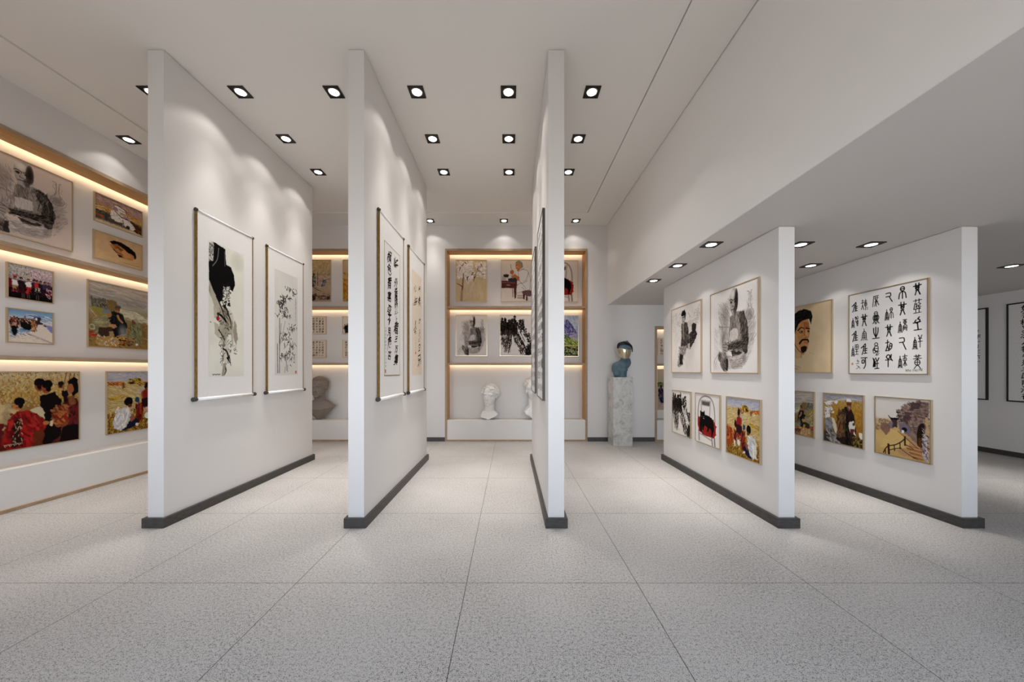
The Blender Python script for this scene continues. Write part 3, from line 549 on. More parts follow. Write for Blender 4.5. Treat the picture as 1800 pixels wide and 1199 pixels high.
def art_desert(c):     # figures with camels on sand
    c.fill_v([(0, '9f8a64'), (20, 'a8926c'), (33, '9c8868'), (36, 'b59a80'), (60, 'b79c84'), (100, 'a38872')])
    c.dabs([0, 0, 100, 0, 100, 32, 0, 32], 'b8a27c 8d7850 c4ae88', 150, 12, 3, -.9, .6, .5)
    c.st([0, 35, 100, 35.5], .8, '6a5a48', .8)
    c.dabs([0, 38, 100, 38, 100, 100, 0, 100], 'c4aa92 a08470 b59a84 8d7260', 330, 9, 1.6, .3, .4, .7)
    c.poly([38, 40, 46, 36, 50, 46, 48, 58, 46, 64, 42, 64, 40, 54], '4a4638', 1, 2, .1); c.el(46, 35, 2.4, 3.4, '2a2018', 1, 1); c.st([58, 30, 58, 62], 1.1, '302822', .9)
    c.dabs([36, 40, 52, 40, 50, 64, 40, 64], '7a8068 2c3028 a8a49c', 40, 5, 1.6, 1.4, .3); c.st([42, 64, 56, 72, 70, 76], 1.3, '302822', .8)
    c.poly([70, 58, 78, 46, 86, 44, 84, 56, 78, 64, 70, 64], '4f5560', 1, 2.5, .1); c.dabs([70, 46, 86, 44, 84, 60, 72, 64], '8a8c94 2c2a2c c0bcb8', 36, 4, 1.4, -1, .4)
    c.dabs([10, 86, 50, 84, 46, 98, 8, 98], '2a201c 4a342c 6a4c40', 70, 7, 3, -.4, .4); c.dabs([60, 88, 100, 84, 100, 96, 60, 97], '6a4c40 8d6a5c 3a2822', 40, 6, 1.8, .2, .5)
def art_autumn(c):
    c.fill_v([(0, 'b9a88c'), (40, 'b59668'), (60, 'a8702c'), (100, 'b08a3c')])
    c.dabs([0, 30, 100, 30, 100, 100, 0, 100], 'a85a1c c48a34 8a5020 b8a040', 260, 6, 2.5, 1.3, .7)
def art_inkrock(c):
    c.mott(.02); c.poly([4, 60, 16, 48, 34, 52, 44, 70, 40, 94, 10, 96], '0c0a09', 1, 4)
    c.dabs([0, 40, 50, 44, 48, 96, 0, 98], '0c0a09 4a423c', 130, 10, 1.4, 1.3, .4, .85); c.dabs([50, 20, 90, 16, 90, 60, 56, 60], '2c2420 8d857f', 70, 6, 1, .5, 1.2, .8)
def art_beach(c):      # figure seated on sand, tilted
    c.fill_v([(0, 'ab9f8a'), (32, 'a89c84'), (35, '5f6a44'), (40, '6a6a50'), (43, 'b09a86'), (100, 'a89484')])
    c.dabs([0, 44, 100, 44, 100, 100, 0, 100], 'b8a490 9c8a80 a09098', 200, 9, 1.8, .2, .4, .7); c.dabs([0, 32, 100, 32, 100, 42, 0, 42], '4a5630 7a7e58 38402a', 90, 4, 2)
    c.poly([4, 50, 16, 42, 24, 50, 26, 66, 34, 78, 30, 84, 14, 84, 6, 70], '1f2230', 1, 2.5); c.dabs([6, 46, 28, 50, 32, 80, 10, 80], '3a4a6a 14141c 7a5a4a', 50, 6, 2, 1.3, .4); c.poly([28, 90, 60, 86, 70, 98, 40, 99], '2c3450', 1, 3)
    c.el(16, 42, 4, 4, '2a1c18', 1, 1)
def art_sitter(c):     # pencil drawing of a seated youth with shadow
    c.mott(.02)
    c.dabs([2, 8, 60, 6, 50, 26, 6, 36], 'a69d97 8d847d', 90, 5, .6, 1., 1., .6); c.dabs([58, 10, 96, 6, 98, 20, 62, 22], 'b0a7a1 958c86', 80, 5, .6, .6, 1., .6)
    c.dabs([56, 24, 96, 22, 96, 30, 60, 34], 'a69d97', 40, 9, .5, -.1, .25, .7); c.dabs([8, 40, 30, 34, 30, 70, 14, 74], 'b0a7a1', 50, 8, .5, 1.7, .4, .6)
    c.poly([64, 44, 72, 40, 72, 32, 78, 29, 86, 32, 84, 40, 88, 46, 84, 52, 66, 66, 64, 56], '2d2724', 1, 1.6); c.dabs([64, 42, 86, 44, 78, 58, 66, 66], '59504a 15110f 857b74', 130, 5, .4, 0, .3, .8)
    c.poly([36, 26, 48, 24, 58, 28, 62, 40, 64, 56, 60, 64, 40, 62, 34, 60, 37, 40], '3a332f', 1, 1.8); c.dabs([36, 26, 58, 26, 64, 58, 36, 60], '15110f 6b625c 9a918a 1f1a17', 300, 5, .42, 1.3, .35, .85)
    c.poly([40, 28, 45, 26, 46, 50, 43, 52], '8d847d', .9, 1.5); c.poly([58, 58, 66, 58, 64, 66, 58, 66], 'b8afa9', 1, 1.5)
    c.poly([34, 60, 56, 60, 54, 68, 44, 76, 42, 88, 28, 92, 22, 90, 26, 76, 32, 68], '8d837c', 1, 2); c.dabs([26, 62, 56, 62, 42, 88, 24, 90], '1f1a17 4a413c b8afa9 dcd6d0', 260, 4, .42, 1., .5, .85)
    c.poly([30, 74, 44, 72, 40, 88, 30, 88], '1b1613', .9, 2.5)
    c.poly([38, 14, 46, 12, 50, 18, 48, 26, 42, 28, 38, 22], 'a89f98', 1, 1); c.poly([36, 12, 40, 6, 48, 6, 52, 12, 50, 22, 47, 14, 38, 14], '14100e', 1, 1.2); c.st([39, 17, 47, 16.5], 1, '14100e', .9); c.st([42, 23, 45, 23], .8, '3a332f', .9)
    c.st([50, 84, 58, 94], .4, '8d847d', .6)
def art_shepherd(c):   # old shepherd with lambs
    c.fill_v([(0, 'a6a0a4'), (10, '8e8c92'), (14, 'a58a50'), (40, '9c7226'), (70, '8a5c20'), (100, '33261a')])
    c.dabs([0, 0, 100, 0, 100, 12, 0, 18], '84848e aaa4a8 989494 b0aaae', 150, 6, 1.6, .2, .4, .5)
    c.dabs([0, 16, 100, 10, 100, 72, 0, 60], 'a87c2a 8f6220 b8903c 9a6a24 84581f', 900, 4, 1.2, 1.2, .5, .6)
    c.st([2, 20, 30, 14, 60, 8, 98, 9], 1.4, 'd8d0c0', .9, .6)
    for q in ([2, 18, 16, 14, 28, 14, 24, 20, 6, 24], [2, 28, 22, 26, 24, 32, 14, 40, 2, 42], [28, 16, 40, 14, 36, 20], [2, 42, 14, 38, 18, 44, 14, 56, 4, 52], [22, 36, 28, 34, 28, 40, 23, 40]):
        c.poly(q, 'd6d2d0', 1, 2.5, .06)
    c.dabs([0, 16, 26, 18, 24, 54, 0, 54], '9a9092 e4e0de 7a6a60 c8c0c0', 110, 3, 1.1, .4, .9)
    c.poly([4, 52, 18, 50, 26, 66, 22, 84, 8, 80, 2, 66], '8d8c90', 1, 2, .1, '5f5c5e'); c.poly([22, 52, 28, 50, 34, 62, 36, 74, 34, 84, 26, 68], 'c8c0a8', 1, 1.5)
    c.poly([0, 76, 14, 82, 20, 100, 0, 100], '3a3432', 1, 3); c.poly([12, 78, 22, 74, 40, 84, 48, 100, 16, 100], '7a7876', 1, 2, .1, '403c3a'); c.dabs([10, 76, 44, 84, 44, 99, 12, 98], 'a8a4a0 4a4644 8c8884', 70, 7, 1.8, .8, .4)
    c.poly([50, 30, 58, 24, 74, 28, 80, 44, 84, 70, 76, 100, 52, 100, 34, 92, 42, 66], '241a15', 1, 2)
    c.poly([48, 32, 56, 28, 60, 44, 56, 70, 44, 88, 34, 86, 42, 60], '4a3c2c', 1, 2, .1); c.dabs([38, 34, 58, 34, 60, 80, 38, 86], '6a5638 2c2018 3c3020 7a4a2c', 130, 11, 2, 1.9, .25, .8)
    c.dabs([60, 44, 76, 44, 76, 96, 56, 96], '0c0a0a 1f1a1c 3a2218', 80, 9, 3, 1.5, .3, .7)
    c.el(66.5, 12.5, 6.2, 6, 'd6d0c4', 1, 1); c.poly([60, 14, 73, 14, 72, 26, 67, 33, 62, 28], '6e3f26', 1, .8); c.st([61, 18, 71, 18], 1.2, '2a140c', .9); c.poly([63, 22, 71, 22, 68, 31], '8d8070', .9, 1)
    c.poly([68, 52, 78, 50, 82, 58, 80, 70, 84, 80, 78, 76, 70, 74, 66, 62], 'd0ccc4', 1, 1.5); c.el(78, 56, 3, 3, '3a3434', 1, 1.5); c.poly([70, 66, 80, 66, 78, 78, 71, 76], '5a2418', 1, 2)
    c.poly([90, 72, 100, 70, 100, 84, 92, 82], 'd8d2c0', 1, 2); c.dabs([76, 80, 100, 84, 100, 100, 72, 100], '5a4a20 3a3018 8a7838 1a140e', 150, 4, 1.8, 1.3, .7)
def art_cave(c):       # cliff path with fence and a cave mouth
    c.fill_v([(0, 'cdc6c0'), (34, 'cbc4bc'), (40, 'b59f80'), (55, 'b8975e'), (75, 'c0a26a'), (100, 'b0905a')])
    c.dabs([0, 40, 30, 38, 30, 56, 0, 58], '8a6c50 a58860 b8a078 6e5646', 200, 4, 1.6, .2, 1.)
    c.poly([10, 48, 20, 44, 32, 50, 28, 60, 22, 66, 12, 58], '6e5046', .8, 3)
    c.poly([42, 40, 50, 30, 54, 14, 64, 6, 80, 2, 97, 3, 97, 100, 90, 92, 80, 76, 62, 62, 46, 52], '7a6258', 1, 2.5, .06, '8d766a')
    c.dabs([52, 12, 68, 6, 96, 4, 96, 60, 84, 60, 60, 50, 50, 34], '54403e 6a5048 8d766a 46363a 7a6056 9c8878', 650, 6, 1.5, .4, .6, .7)
    c.poly([64, 4, 84, 4, 82, 14, 66, 16], '3d2c30', .8, 4); c.poly([58, 22, 70, 24, 62, 42, 50, 40], '3d2c30', .7, 4)
    c.dabs([42, 20, 52, 20, 50, 38, 44, 38], '2c2024 6a5450 8d7a70', 60, 4, 2, 1, .8)
    c.poly([26, 32, 30, 34, 42, 34, 46, 32, 43, 38, 40, 40, 32, 40], '171210', 1, .8); c.st([26, 31, 29, 35], 1.2, '171210', 1); c.poly([32, 38, 42, 38, 42, 50, 32, 52], '3a2c32', 1, 2); c.poly([26, 44, 34, 42, 34, 54, 28, 52], '6e6070', .9, 2)
    c.poly([46, 42, 64, 44, 66, 56, 62, 60, 48, 56], '6e6474', 1, 2, .08); c.el(56, 52, 5, 4, '17121a', 1, 1); c.poly([51, 53, 55, 53, 55, 58, 51, 58], 'dcd6cc', 1, .8)
    c.poly([80, 44, 84, 38, 89, 37, 91, 44, 88, 60, 86, 78, 78, 76, 78, 58], '22150f', 1, 1, .05); c.poly([80, 62, 86, 62, 85, 78, 79, 76], '5a3418', .9, 2)
    c.poly([30, 54, 46, 54, 66, 66, 58, 80, 30, 92, 10, 88], 'c4a468', .8, 3, .05)
    c.poly([48, 56, 60, 62, 82, 78, 90, 92, 92, 98, 50, 96, 40, 90, 62, 80, 66, 72], 'a8825a', 1, 2, .1)
    for k in range(10): c.st([58+k*1.4, 78+k*2.1, 88, 80+k*2.0], 1.4, ('8a4c20', 'c08c50', '5a2e18')[k % 3], .85, .8)
    c.poly([88, 58, 97, 46, 97, 100, 88, 96], '8a7878', 1, 2, .2); c.dabs([87, 46, 97, 46, 97, 98, 88, 96], 'c8c0c0 4a3c40 a89c9c', 110, 4, 1.4, 1.4, .5); c.poly([92, 28, 97, 26, 97, 56, 92, 56], 'b5986a', .9, 1.5)
    W = '2f1d14'
    c.st([16, 98, 24, 86, 40, 80, 52, 72, 57, 66], 1.8, W, 1); c.st([26, 92, 40, 87, 50, 84], 1.4, W, 1); c.st([26, 82, 27, 98], 3.4, W, 1); c.st([37, 81, 38, 91], 1.6, W, 1); c.st([48, 76, 48, 86], 1.6, W, 1); c.st([57, 64, 57, 78], 2.6, W, 1); c.st([20, 92, 20, 99], 1.5, W, 1)
    c.st([48, 84, 62, 92, 80, 98], 1.2, '4a3020', .9); c.st([57, 76, 72, 82], 1.2, '4a3020', .8); c.st([44, 56, 62, 68, 80, 80], .9, '3a2418', .9)
def art_lotus(c):      # splashed ink lotus: tall sheet, aspect 1:3
    c.mott(.03, c.H/7); c.p[..., 2] -= .012
    c.poly([0, 5, 16, 1, 14, 14, 0, 18], 'b0aca4', .7, 2); c.dabs([0, 0, 20, 0, 18, 16, 0, 22], '2c2826 6b6660', 60, 3, .5, 1.3, .5)
    c.poly([14, 0, 44, 2, 46, 14, 60, 15, 70, 20, 73, 27, 66, 33, 50, 30, 38, 34, 36, 42, 28, 44, 14, 38, 0, 30, 0, 16, 12, 14], '060505', 1, 1.2)
    c.st([26, 3, 22, 12, 10, 18], .5, 'b8b4ac', .7); c.st([42, 4, 43, 15], .4, 'a8a49c', .6)
    c.dabs([34, 30, 56, 28, 60, 44, 40, 50, 34, 42], '0a0808 1a1614', 90, 2.4, .8, .6, 1.2); c.dabs([38, 30, 58, 30, 54, 44, 42, 44], 'd8d4cc', 30, 1.8, .6, 0, 1.5)
    c.poly([0, 30, 14, 38, 34, 46, 56, 52, 66, 58, 70, 66, 60, 66, 50, 68, 40, 62, 26, 52, 14, 46, 0, 38], '857b6a', .95, 2, .1, 'a59c8c')
    c.poly([12, 47, 24, 45, 30, 52, 24, 58, 14, 56], 'aaa292', .9, 1.5, .05); c.poly([28, 56, 46, 56, 52, 66, 44, 76, 34, 72, 30, 64], '9c9484', .9, 2.5, .1)
    c.poly([14, 60, 26, 60, 32, 66, 26, 71, 16, 69], 'aaa292', .9, 1.5); c.poly([70, 54, 76, 60, 80, 70, 74, 76, 68, 68], '8d8474', .9, 2.5, .1)
    c.poly([34, 72, 50, 74, 58, 84, 52, 92, 42, 90, 36, 84], 'c0b9ac', .85, 2.5, .06)
    c.el(52, 56, 18, 9, '958b7a', .5, soft=.6); c.el(40, 70, 12, 8, '8a8070', .5, soft=.6); c.el(80, 8, 24, 9, 'b8b6ac', .6, soft=.9)
    for q, w, w2 in (([20, 40, 34, 48, 44, 56, 54, 60], 1.2, .4), ([24, 53, 34, 54, 46, 58], 2., 1.2), ([48, 48, 58, 56, 62, 62], 1.4, .4), ([26, 65, 36, 69, 42, 73], 1., .5), ([38, 79, 48, 81, 54, 86], 1.2, 1.4), ([50, 86, 58, 90], 1.6, .5), ([56, 84, 60, 92], .6, .4), ([44, 93, 46, 96, 42, 99], 1.3, .6), ([36, 76, 38, 84, 34, 92], .4, .3)):
        c.st(q, w, '080606', 1, w2)
    c.dabs([20, 44, 62, 50, 60, 92, 30, 90], '0c0a09 2c2622 4f473d', 110, 2.2, .45, .9, 1.2); c.dabs([66, 76, 80, 74, 80, 84, 68, 82], '4f473d', 16, 1, .5)
    c.poly([38, 90, 46, 90, 42, 100, 34, 100], '8d8474', .9, 1.2); c.poly([62, 66, 68, 66, 66, 78, 62, 76], 'a59c8c', .8, 2)
    c.el(24, 56.5, 4.6, 1.7, 'a01c28', 1, .3); c.el(25, 54.6, 2.6, .7, '3a403a', 1, .3); c.st([4, 60, 6, 60], .5, '201c1a')
    for k in range(9): c.st([10+k*2.4, 98.6, 11.5+k*2.4, 99.4-(k % 3)*.4], .45, '2c2826', .9)
def art_bamboo(c):
    c.mott(.025, c.H/6)
    r = random.Random(4)
    for x0, x1, y0, y1, w in ((12, 11, 98, 70, .9), (19, 20, 98, 45, .9), (49, 48, 96, 78, .6), (42, 43, 98, 92, .5), (54, 54, 97, 90, .6), (20, 27, 72, 50, .5), (23, 44, 70, 47, .4)):
        n = 5
        for k in range(n):
            t0, t1 = k/n, (k+.93)/n
            c.st([x0+(x1-x0)*t0, y0+(y1-y0)*t0, x0+(x1-x0)*t1, y0+(y1-y0)*t1], w, '1c1a19', .85, w*.8)
    def leaf(cx, cy, n, sp, L):
        for _ in range(n):
            a = PI/2+r.gauss(0, .75); x, y = cx+r.gauss(0, sp*1.6), cy+r.gauss(0, sp*.45); l = L*r.uniform(.6, 1.2)
            c.st([x, y, x+math.cos(a)*l*2.2, y+math.sin(a)*l*.8], .9, '0e0c0c' if r.random() < .75 else '5a5654', .95, .15)
    leaf(33, 27, 34, 5, 4); leaf(24, 31, 22, 4, 4); leaf(34, 37, 30, 6, 4); leaf(50, 41, 16, 4, 4); leaf(66, 14, 16, 6, 4); leaf(84, 17, 12, 4, 3.6); leaf(62, 22, 10, 4, 4)
    leaf(74, 53, 18, 5, 4); leaf(46, 62, 34, 7, 4); leaf(72, 71, 22, 6, 4); leaf(60, 80, 26, 7, 5); leaf(34, 82, 12, 4, 4); leaf(8, 44, 6, 3, 2)
    for k in range(26): c.st([90+r.uniform(-1.6, 1.6), 22+k*.95, 92+r.uniform(-1, 2), 22.3+k*.95], .35, '2c2826', .85 if k < 20 else .4)
    c.poly([88, 96, 96, 96, 96, 98.6, 88, 98.6], 'b06a58', .9, .3)

# ---- seal-script sheet, each character drawn with brush lines in its own 10 x 10 cell
def _arc(cx, cy, rx, ry, a0=0, a1=360, n=9):
    return [v for k in range(n) for v in (cx+rx*math.cos(math.radians(a0+(a1-a0)*k/(n-1))), cy+ry*math.sin(math.radians(a0+(a1-a0)*k/(n-1))))]
G = {
 'qi': [[0, 2, 10, 1.8], [3, 0, 3, 4.4, 5, 5.2, 7, 4.4, 7, 0], [3.2, 2.4, 6.8, 4.6], [6.8, 2.4, 3.2, 4.6], [3, 6.2, 7, 6.2], [4, 6.4, 2, 10], [6, 6.4, 8.4, 10]],
 'zhui': [[7, 0, 4, 2, 7, 3, 7.4, .4], [4, 2, 0, 3.6], [4.4, 3, 3.4, 7, 1.4, 10], [5, 4.8, 9.6, 4.4], [5, 6.6, 9.4, 6.4], [4.4, 9, 9.6, 8.8], [7, 3, 7, 9]],
 'you': [[1, .8, 6.5, .6, 7.6, 2.4, 6.8, 4, 1, 4.2], [5.4, 4, 7.4, 7, 9.6, 10]],
 'yu': [[5, 0, 5, 2.4], [5, 2, 2.4, 3.6, 1.4, 8.4, 0, 10], [5, 2, 8, 3.6, 8.8, 8.4, 10, 10], [2.4, 4.4, 7.8, 4.4], [2.2, 6, 8, 6], [2, 7.6, 8.4, 7.6], [5, 2.6, 5, 7.6], [4.4, 7.8, 3, 10], [5.8, 7.8, 7, 10]],
 'bo': [_arc(5, 1.9, 2.8, 1.8), [2.6, 2, 7.4, 2], [0, 10, 1.2, 5.6, 5, 4.4, 8.8, 5.6, 10, 10], [5, 4, 5, 10]],
 'di': [[7.4, 0, 5.6, 1.2, 7.4, 1.8, 8, 3, 4.6, 4.4, 2, 3.4, 3.4, 2], [0, 4.2, 9, 3.6], [5, 4.6, 6, 9.6], [1, 9.8, 10, 9.6]],
 'yang': [[1, 0, 4, 2.4, 5, 5], [9, 0, 6, 2.4], [1.6, 2.8, 9, 2.6], [1, 5.4, 9.4, 5.2], [5, 2.6, 5, 10]],
 'huang': [[1, 1, 9, .8], [3.4, 0, 3.4, 2], [6.8, 0, 6.8, 2], [0, 2.8, 10, 2.6], _arc(5, 5.4, 3.4, 2), [1.8, 5.4, 8.2, 5.4], [5, 1, 5, 8], [3.6, 7.6, 1, 10], [6.4, 7.6, 9, 10]],
 'lan': [[0, 1, 10, .6], [3, 0, 3, 2], [7, 0, 7, 2], [2, 2.6, .4, 7], [2, 3.6, 4.4, 3.4, 3, 5.8], [6, 2.6, 9, 3.6, 6, 4.6, 9.4, 5.6], [4.4, 3, 4.4, 7], [6, 5, 8, 7], [1, 7, 9, 6.8], [3, 7, 3, 9.6], [7, 7, 7, 9.6], [.4, 9.8, 9.8, 9.6]],
 'bian': [[1, 0, 9, 0], _arc(5, 2.2, 3, 1.4), [5, .4, 5, 4.6], [1, 10, 1.4, 5.4, 8.8, 5.2, 9, 10], [3.6, 6, 3.4, 9], [6.2, 6, 6.4, 9], [1.6, 7.4, 8.8, 7.2]],
 'fang': [[0, 1.6, 10, 1.4], [5, 0, 5, 10], [2, 3, 8, 3, 8, 5.4, 2, 5.4, 2, 3], [5, 6, 1, 9.4], [5, 6, 9.4, 9.4]],
 'zou': [[3, 0, 3, 4.4], [.4, 2.6, 5.4, 2], [3, 4.4, .8, 9], [3, 5, 4.8, 9], [0, 9.6, 5.6, 9.4], [7, 3, 9.6, 4, 9, 7, 6.4, 8.4, 5.6, 5.6, 7, 3], [6, 5.8, 9, 5.4]],
 'kong': [_arc(4, 1.8, 2.6, 1.6), [0, 4.4, 8, 4.2], [4, 3.4, 4, 10], [8.6, 0, 8, 3, 10, 5]],
 'shu': [[1.4, .6, 9, .4], [1.6, .6, 0, 10], [3, 2.4, 9, 2.2], [4, 1, 4, 4], [7, 1, 7, 4], [5.4, 4, 3, 9.6], [5.4, 4, 9.6, 9], [3, 5.6, 8, 5.6], [5.4, 4.4, 5.6, 10]],
 'luan': [_arc(5, 1.6, 2.6, 1.4), [3, 1.6, 7, 1.6], _arc(2, 5, 1.6, 1.8), _arc(8, 5, 1.6, 1.8), _arc(5, 5, 1.4, 2), [2, 3, 2, 9], [8, 3, 8, 9], [5, 3, 5, 9], [0, 9.6, 3, 8], [10, 9.6, 7, 8], [2, 7.4, 8, 7.4], [4, 10, 5, 8.4, 6, 10]],
 'zhi': [[5, 0, 5, 8.6], [1.4, .6, 2, 5, 5, 8.6], [8.4, .6, 8, 5, 5, 8.6], [0, 9.6, 10, 9.4]],
 'kui': [_arc(5.4, 1.4, 2.4, 1.2), [3, 3, 8, 3, 8, 6.4, 3, 6.4, 3, 3], [3, 4.6, 8, 4.6], [0, 6, 2.4, 4], _arc(2.6, 7, 2, 1.4), [4, 7.6, 8, 7.4, 5, 10, 9, 9.6], [9, 7, 9.8, 7], [9, 8.6, 9.8, 8.6]],
 'wang': [[.6, 0, 1.6, 3, .6, 8], [2.6, 1, 2.4, 8], [4.6, 0, 7, 3, 9.6, 0], [7, 2.6, 7, 9.6], [4.6, 5.2, 9, 5], [3.4, 9.8, 9.6, 9.6], [4, 3, 4, 8]],
 'suo': [[1, 1, 4, 1], [2.4, 0, 2.4, 4.4], [0, 3, 4.6, 2.6], [2.4, 5, .6, 9], [2.4, 5, 4.6, 9.6], [5.4, 1.6, 9.4, 1.4], [5.8, 3, 9, 3, 9, 6, 5.8, 6, 5.8, 3], [7.4, 0, 7.4, 10], [5.8, 4.4, 9, 4.4], [9.6, 8, 10.6, 8], [9.6, 9.4, 10.6, 9.4]],
 'ke': [[0, .6, 10, .4], [7, .6, 7, 7, 4.6, 10], [1.6, 2.4, 5, 2.4, 5, 5, 1.6, 5, 1.6, 2.4]],
 'xu': [[0, 2, 2, 0, 3, 2.4], [4, 1, 6, 2.4], [7, 0, 9.6, 2], [1, 3, 9, 2.6], [1.6, 4.4, 3.6, 6.6], [6, 4, 6, 10], [8.6, 4, 8.6, 10], [4.6, 5.6, 10, 5.4], [4.6, 7.6, 10, 7.4]],
 'li': [[1, .4, 9, .4, 9, 4.6, 1, 4.6, 1, .4], [1, 2.4, 9, 2.4], [5, .4, 5, 9.6], [1.4, 7, 8.8, 6.8], [0, 9.8, 10, 9.6]],
}
SEAL = [  # (column centre x, [(glyphs, y centre, height)])  right to left
 (89, [('qi', 8.5, 12), ('lan', 27, 15), ('di', 46, 14), ('yu+yang', 66, 15), ('huang', 87, 15)]),
 (72, [('bo', 9, 13), ('qi', 27, 14), ('yu+bian', 47, 14), ('you', 66, 14), ('yu+fang', 86, 15)]),
 (55.5, [('you', 11.5, 11), ('yu+bo', 31, 14), ('qi', 50, 13), ('zou', 67.5, 13), ('kong', 85, 14)]),
 (38.5, [('shu', 13, 13), ('luan', 33, 15), ('zhi', 51.5, 14), ('kui', 70.5, 15), ('wang', 88, 13)]),
 (22, [('suo', 15, 13), ('qi', 34, 14), ('yu', 52, 14), ('zhui', 70, 13), ('ke', 87, 14)]),
 (8, [('zhui', 16, 12), ('yu+xu', 35, 14), ('zhui', 53, 13), ('yu+li', 71, 15)])]
def art_sealscript(c):
    c.mott(.012)
    r = random.Random(2)
    for cx, L in SEAL:
        for g, cy, h in L:
            w = 10.5 if '+' in g else 8.6
            if g == 'you': w = 9
            ps = g.split('+'); 
            for k, q in enumerate(ps):
                x0 = cx-w/2+(k*w*.54 if len(ps) > 1 else 0); ww = w if len(ps) == 1 else w*.48
                y0 = cy-h/2+(h*.12 if k == 0 and len(ps) > 1 else 0); hh = h*(.86 if len(ps) > 1 else 1)
                for s_ in G[q]:
                    t = [(x0+v*ww/10 if i % 2 == 0 else y0+v*hh/10)+r.uniform(-.15, .15) for i, v in enumerate(s_)]
                    k_ = .8 if len(G[q]) > 7 or len(ps) > 1 else 1.15
                    c.st(t, k_*r.uniform(.9, 1.1), '0c0a0a', 1)
    for q in ([11, 84, 15, 85], [12.5, 82.5, 13, 87], [10, 88, 14, 87.5], [11, 90, 14, 92, 10.5, 94.5], [14, 91, 16, 94]): c.st(q, .55, '141212', .95)
    c.poly([3, 86.5, 5.6, 86.5, 5.6, 89.4, 3, 89.4], 'b8705c', .9, .2)
    # pencilled signature along the lower right edge
    x = 76
    for pts, dx in (([0, 3, 0, 0, 1, 2, 2, 0, 2, 3], 2.8), ([0, 3, 1, 0, 2, 3], 2.6), ([0, 1.5, 1, .8, 1.6, 2, .8, 3, 0, 1.5], 2.8), ([.3, 1.6, .4, 1.7], 1.2), ([2, 0, .4, .6, 1.6, 2, 0, 3], 2.6), ([0, 1.5, 1, .8, 1.6, 2, .8, 3, 0, 1.5], 2.4), ([0, .6, .2, 3, 1.4, 3, 1.6, .6], 3), ([.4, 0, .5, 3], 1.4), ([1.4, 1, .4, .4, .4, 1.6, 1.4, 1, 1.2, 3], 2.2), ([1.2, 0, .2, 1, 1.4, 2.4, .4, 3, .2, 2, 1.4, .4], 2)):
        c.st([(x+v*.8 if i % 2 == 0 else 95.2+v*.8-(x-76)*.04) for i, v in enumerate(pts)], .4, '5f6438', .95); x += dx*.82

def lay_canvas(name, c, w, h, parent, y, x0=None, z0=None, mirror=False):
    p = c.p[:, ::-1] if mirror else c.p
    H, W = p.shape[:2]
    x0 = -w/2 if x0 is None else x0; z0 = 0 if z0 is None else z0
    X, Z = np.meshgrid(np.linspace(x0, x0+w, W), np.linspace(z0+h, z0, H))
    co = np.stack([X, np.full_like(X, y), Z], -1).reshape(-1, 3)
    i = np.arange(H*W).reshape(H, W)
    q = np.stack([i[:-1, :-1], i[1:, :-1], i[1:, 1:], i[:-1, 1:]], -1).reshape(-1, 4)
    me = bpy.data.meshes.new(name); me.vertices.add(H*W); me.vertices.foreach_set('co', co.ravel())
    me.loops.add(q.size); me.loops.foreach_set('vertex_index', q.ravel().astype(np.int32))
    me.polygons.add(len(q)); me.polygons.foreach_set('loop_start', np.arange(0, q.size, 4, dtype=np.int32))
    me.update()
    at = me.color_attributes.new('pigment', 'FLOAT_COLOR', 'POINT')
    v = np.clip(p, 0, 1); v = np.where(v <= .04045, v/12.92, ((v+.055)/1.055)**2.4)
    at.data.foreach_set('color', np.concatenate([v, np.ones((H, W, 1))], -1).ravel().astype(np.float32))
    me.materials.append(M['canvas'])
    o = bpy.data.objects.new(name, me); COL.objects.link(o); o.parent = parent
    return o

# ---- brush characters cut from the type's outlines
_gc = {}
def glyph(ch, off):
    k = (ch, round(off, 3))
    if k not in _gc:
        cu = bpy.data.curves.new('g', 'FONT'); cu.body = ch; cu.offset = off; cu.resolution_u = 2
        o = bpy.data.objects.new('g', cu); m = o.to_mesh()
        v = [(a.co.x, a.co.y) for a in m.vertices]; f = [tuple(p.vertices) for p in m.polygons]
        o.to_mesh_clear(); bpy.data.objects.remove(o); bpy.data.curves.remove(cu)
        xs = [a for a, b in v]; ys = [b for a, b in v]
        cx, cy = (min(xs)+max(xs))/2, (min(ys)+max(ys))/2; s = max(max(ys)-min(ys), max(xs)-min(xs), .35)
        _gc[k] = ([((a-cx)/s, (b-cy)/s) for a, b in v], f)
    return _gc[k]
def writing(name, items, parent, y, mt='ink', seed=1, wild=1.):
    """items: (char, x, z, size, boldness)"""
    r = random.Random(seed); V = []; Fc = []
    for ch, x, z, s, off in items:
        v, f = glyph(ch, off); n = len(V)
        a = r.gauss(0, .07*wild); sh = r.gauss(.08, .12)*wild; sx = r.uniform(.85, 1.1); ph = [r.uniform(0, 6.28) for _ in range(4)]; am = .035*wild
        for px, py in v:
            qx = px+am*math.sin(py*7+ph[0])+am*.6*math.sin(px*13+ph[1]); qy = py+am*math.sin(px*7+ph[2])+am*.6*math.sin(py*12+ph[3])+qx*.10*wild
            qx = qx*sx+qy*sh; V.append((x+s*(qx*math.cos(a)-qy*math.sin(a)), y, z+s*(qx*math.sin(a)+qy*math.cos(a))))
        Fc += [tuple(i+n for i in t) for t in f]
    me = bpy.data.meshes.new(name); me.from_pydata(V, [], Fc); me.materials.append(M[mt])
    o = bpy.data.objects.new(name, me); COL.objects.link(o); o.parent = parent
    return o

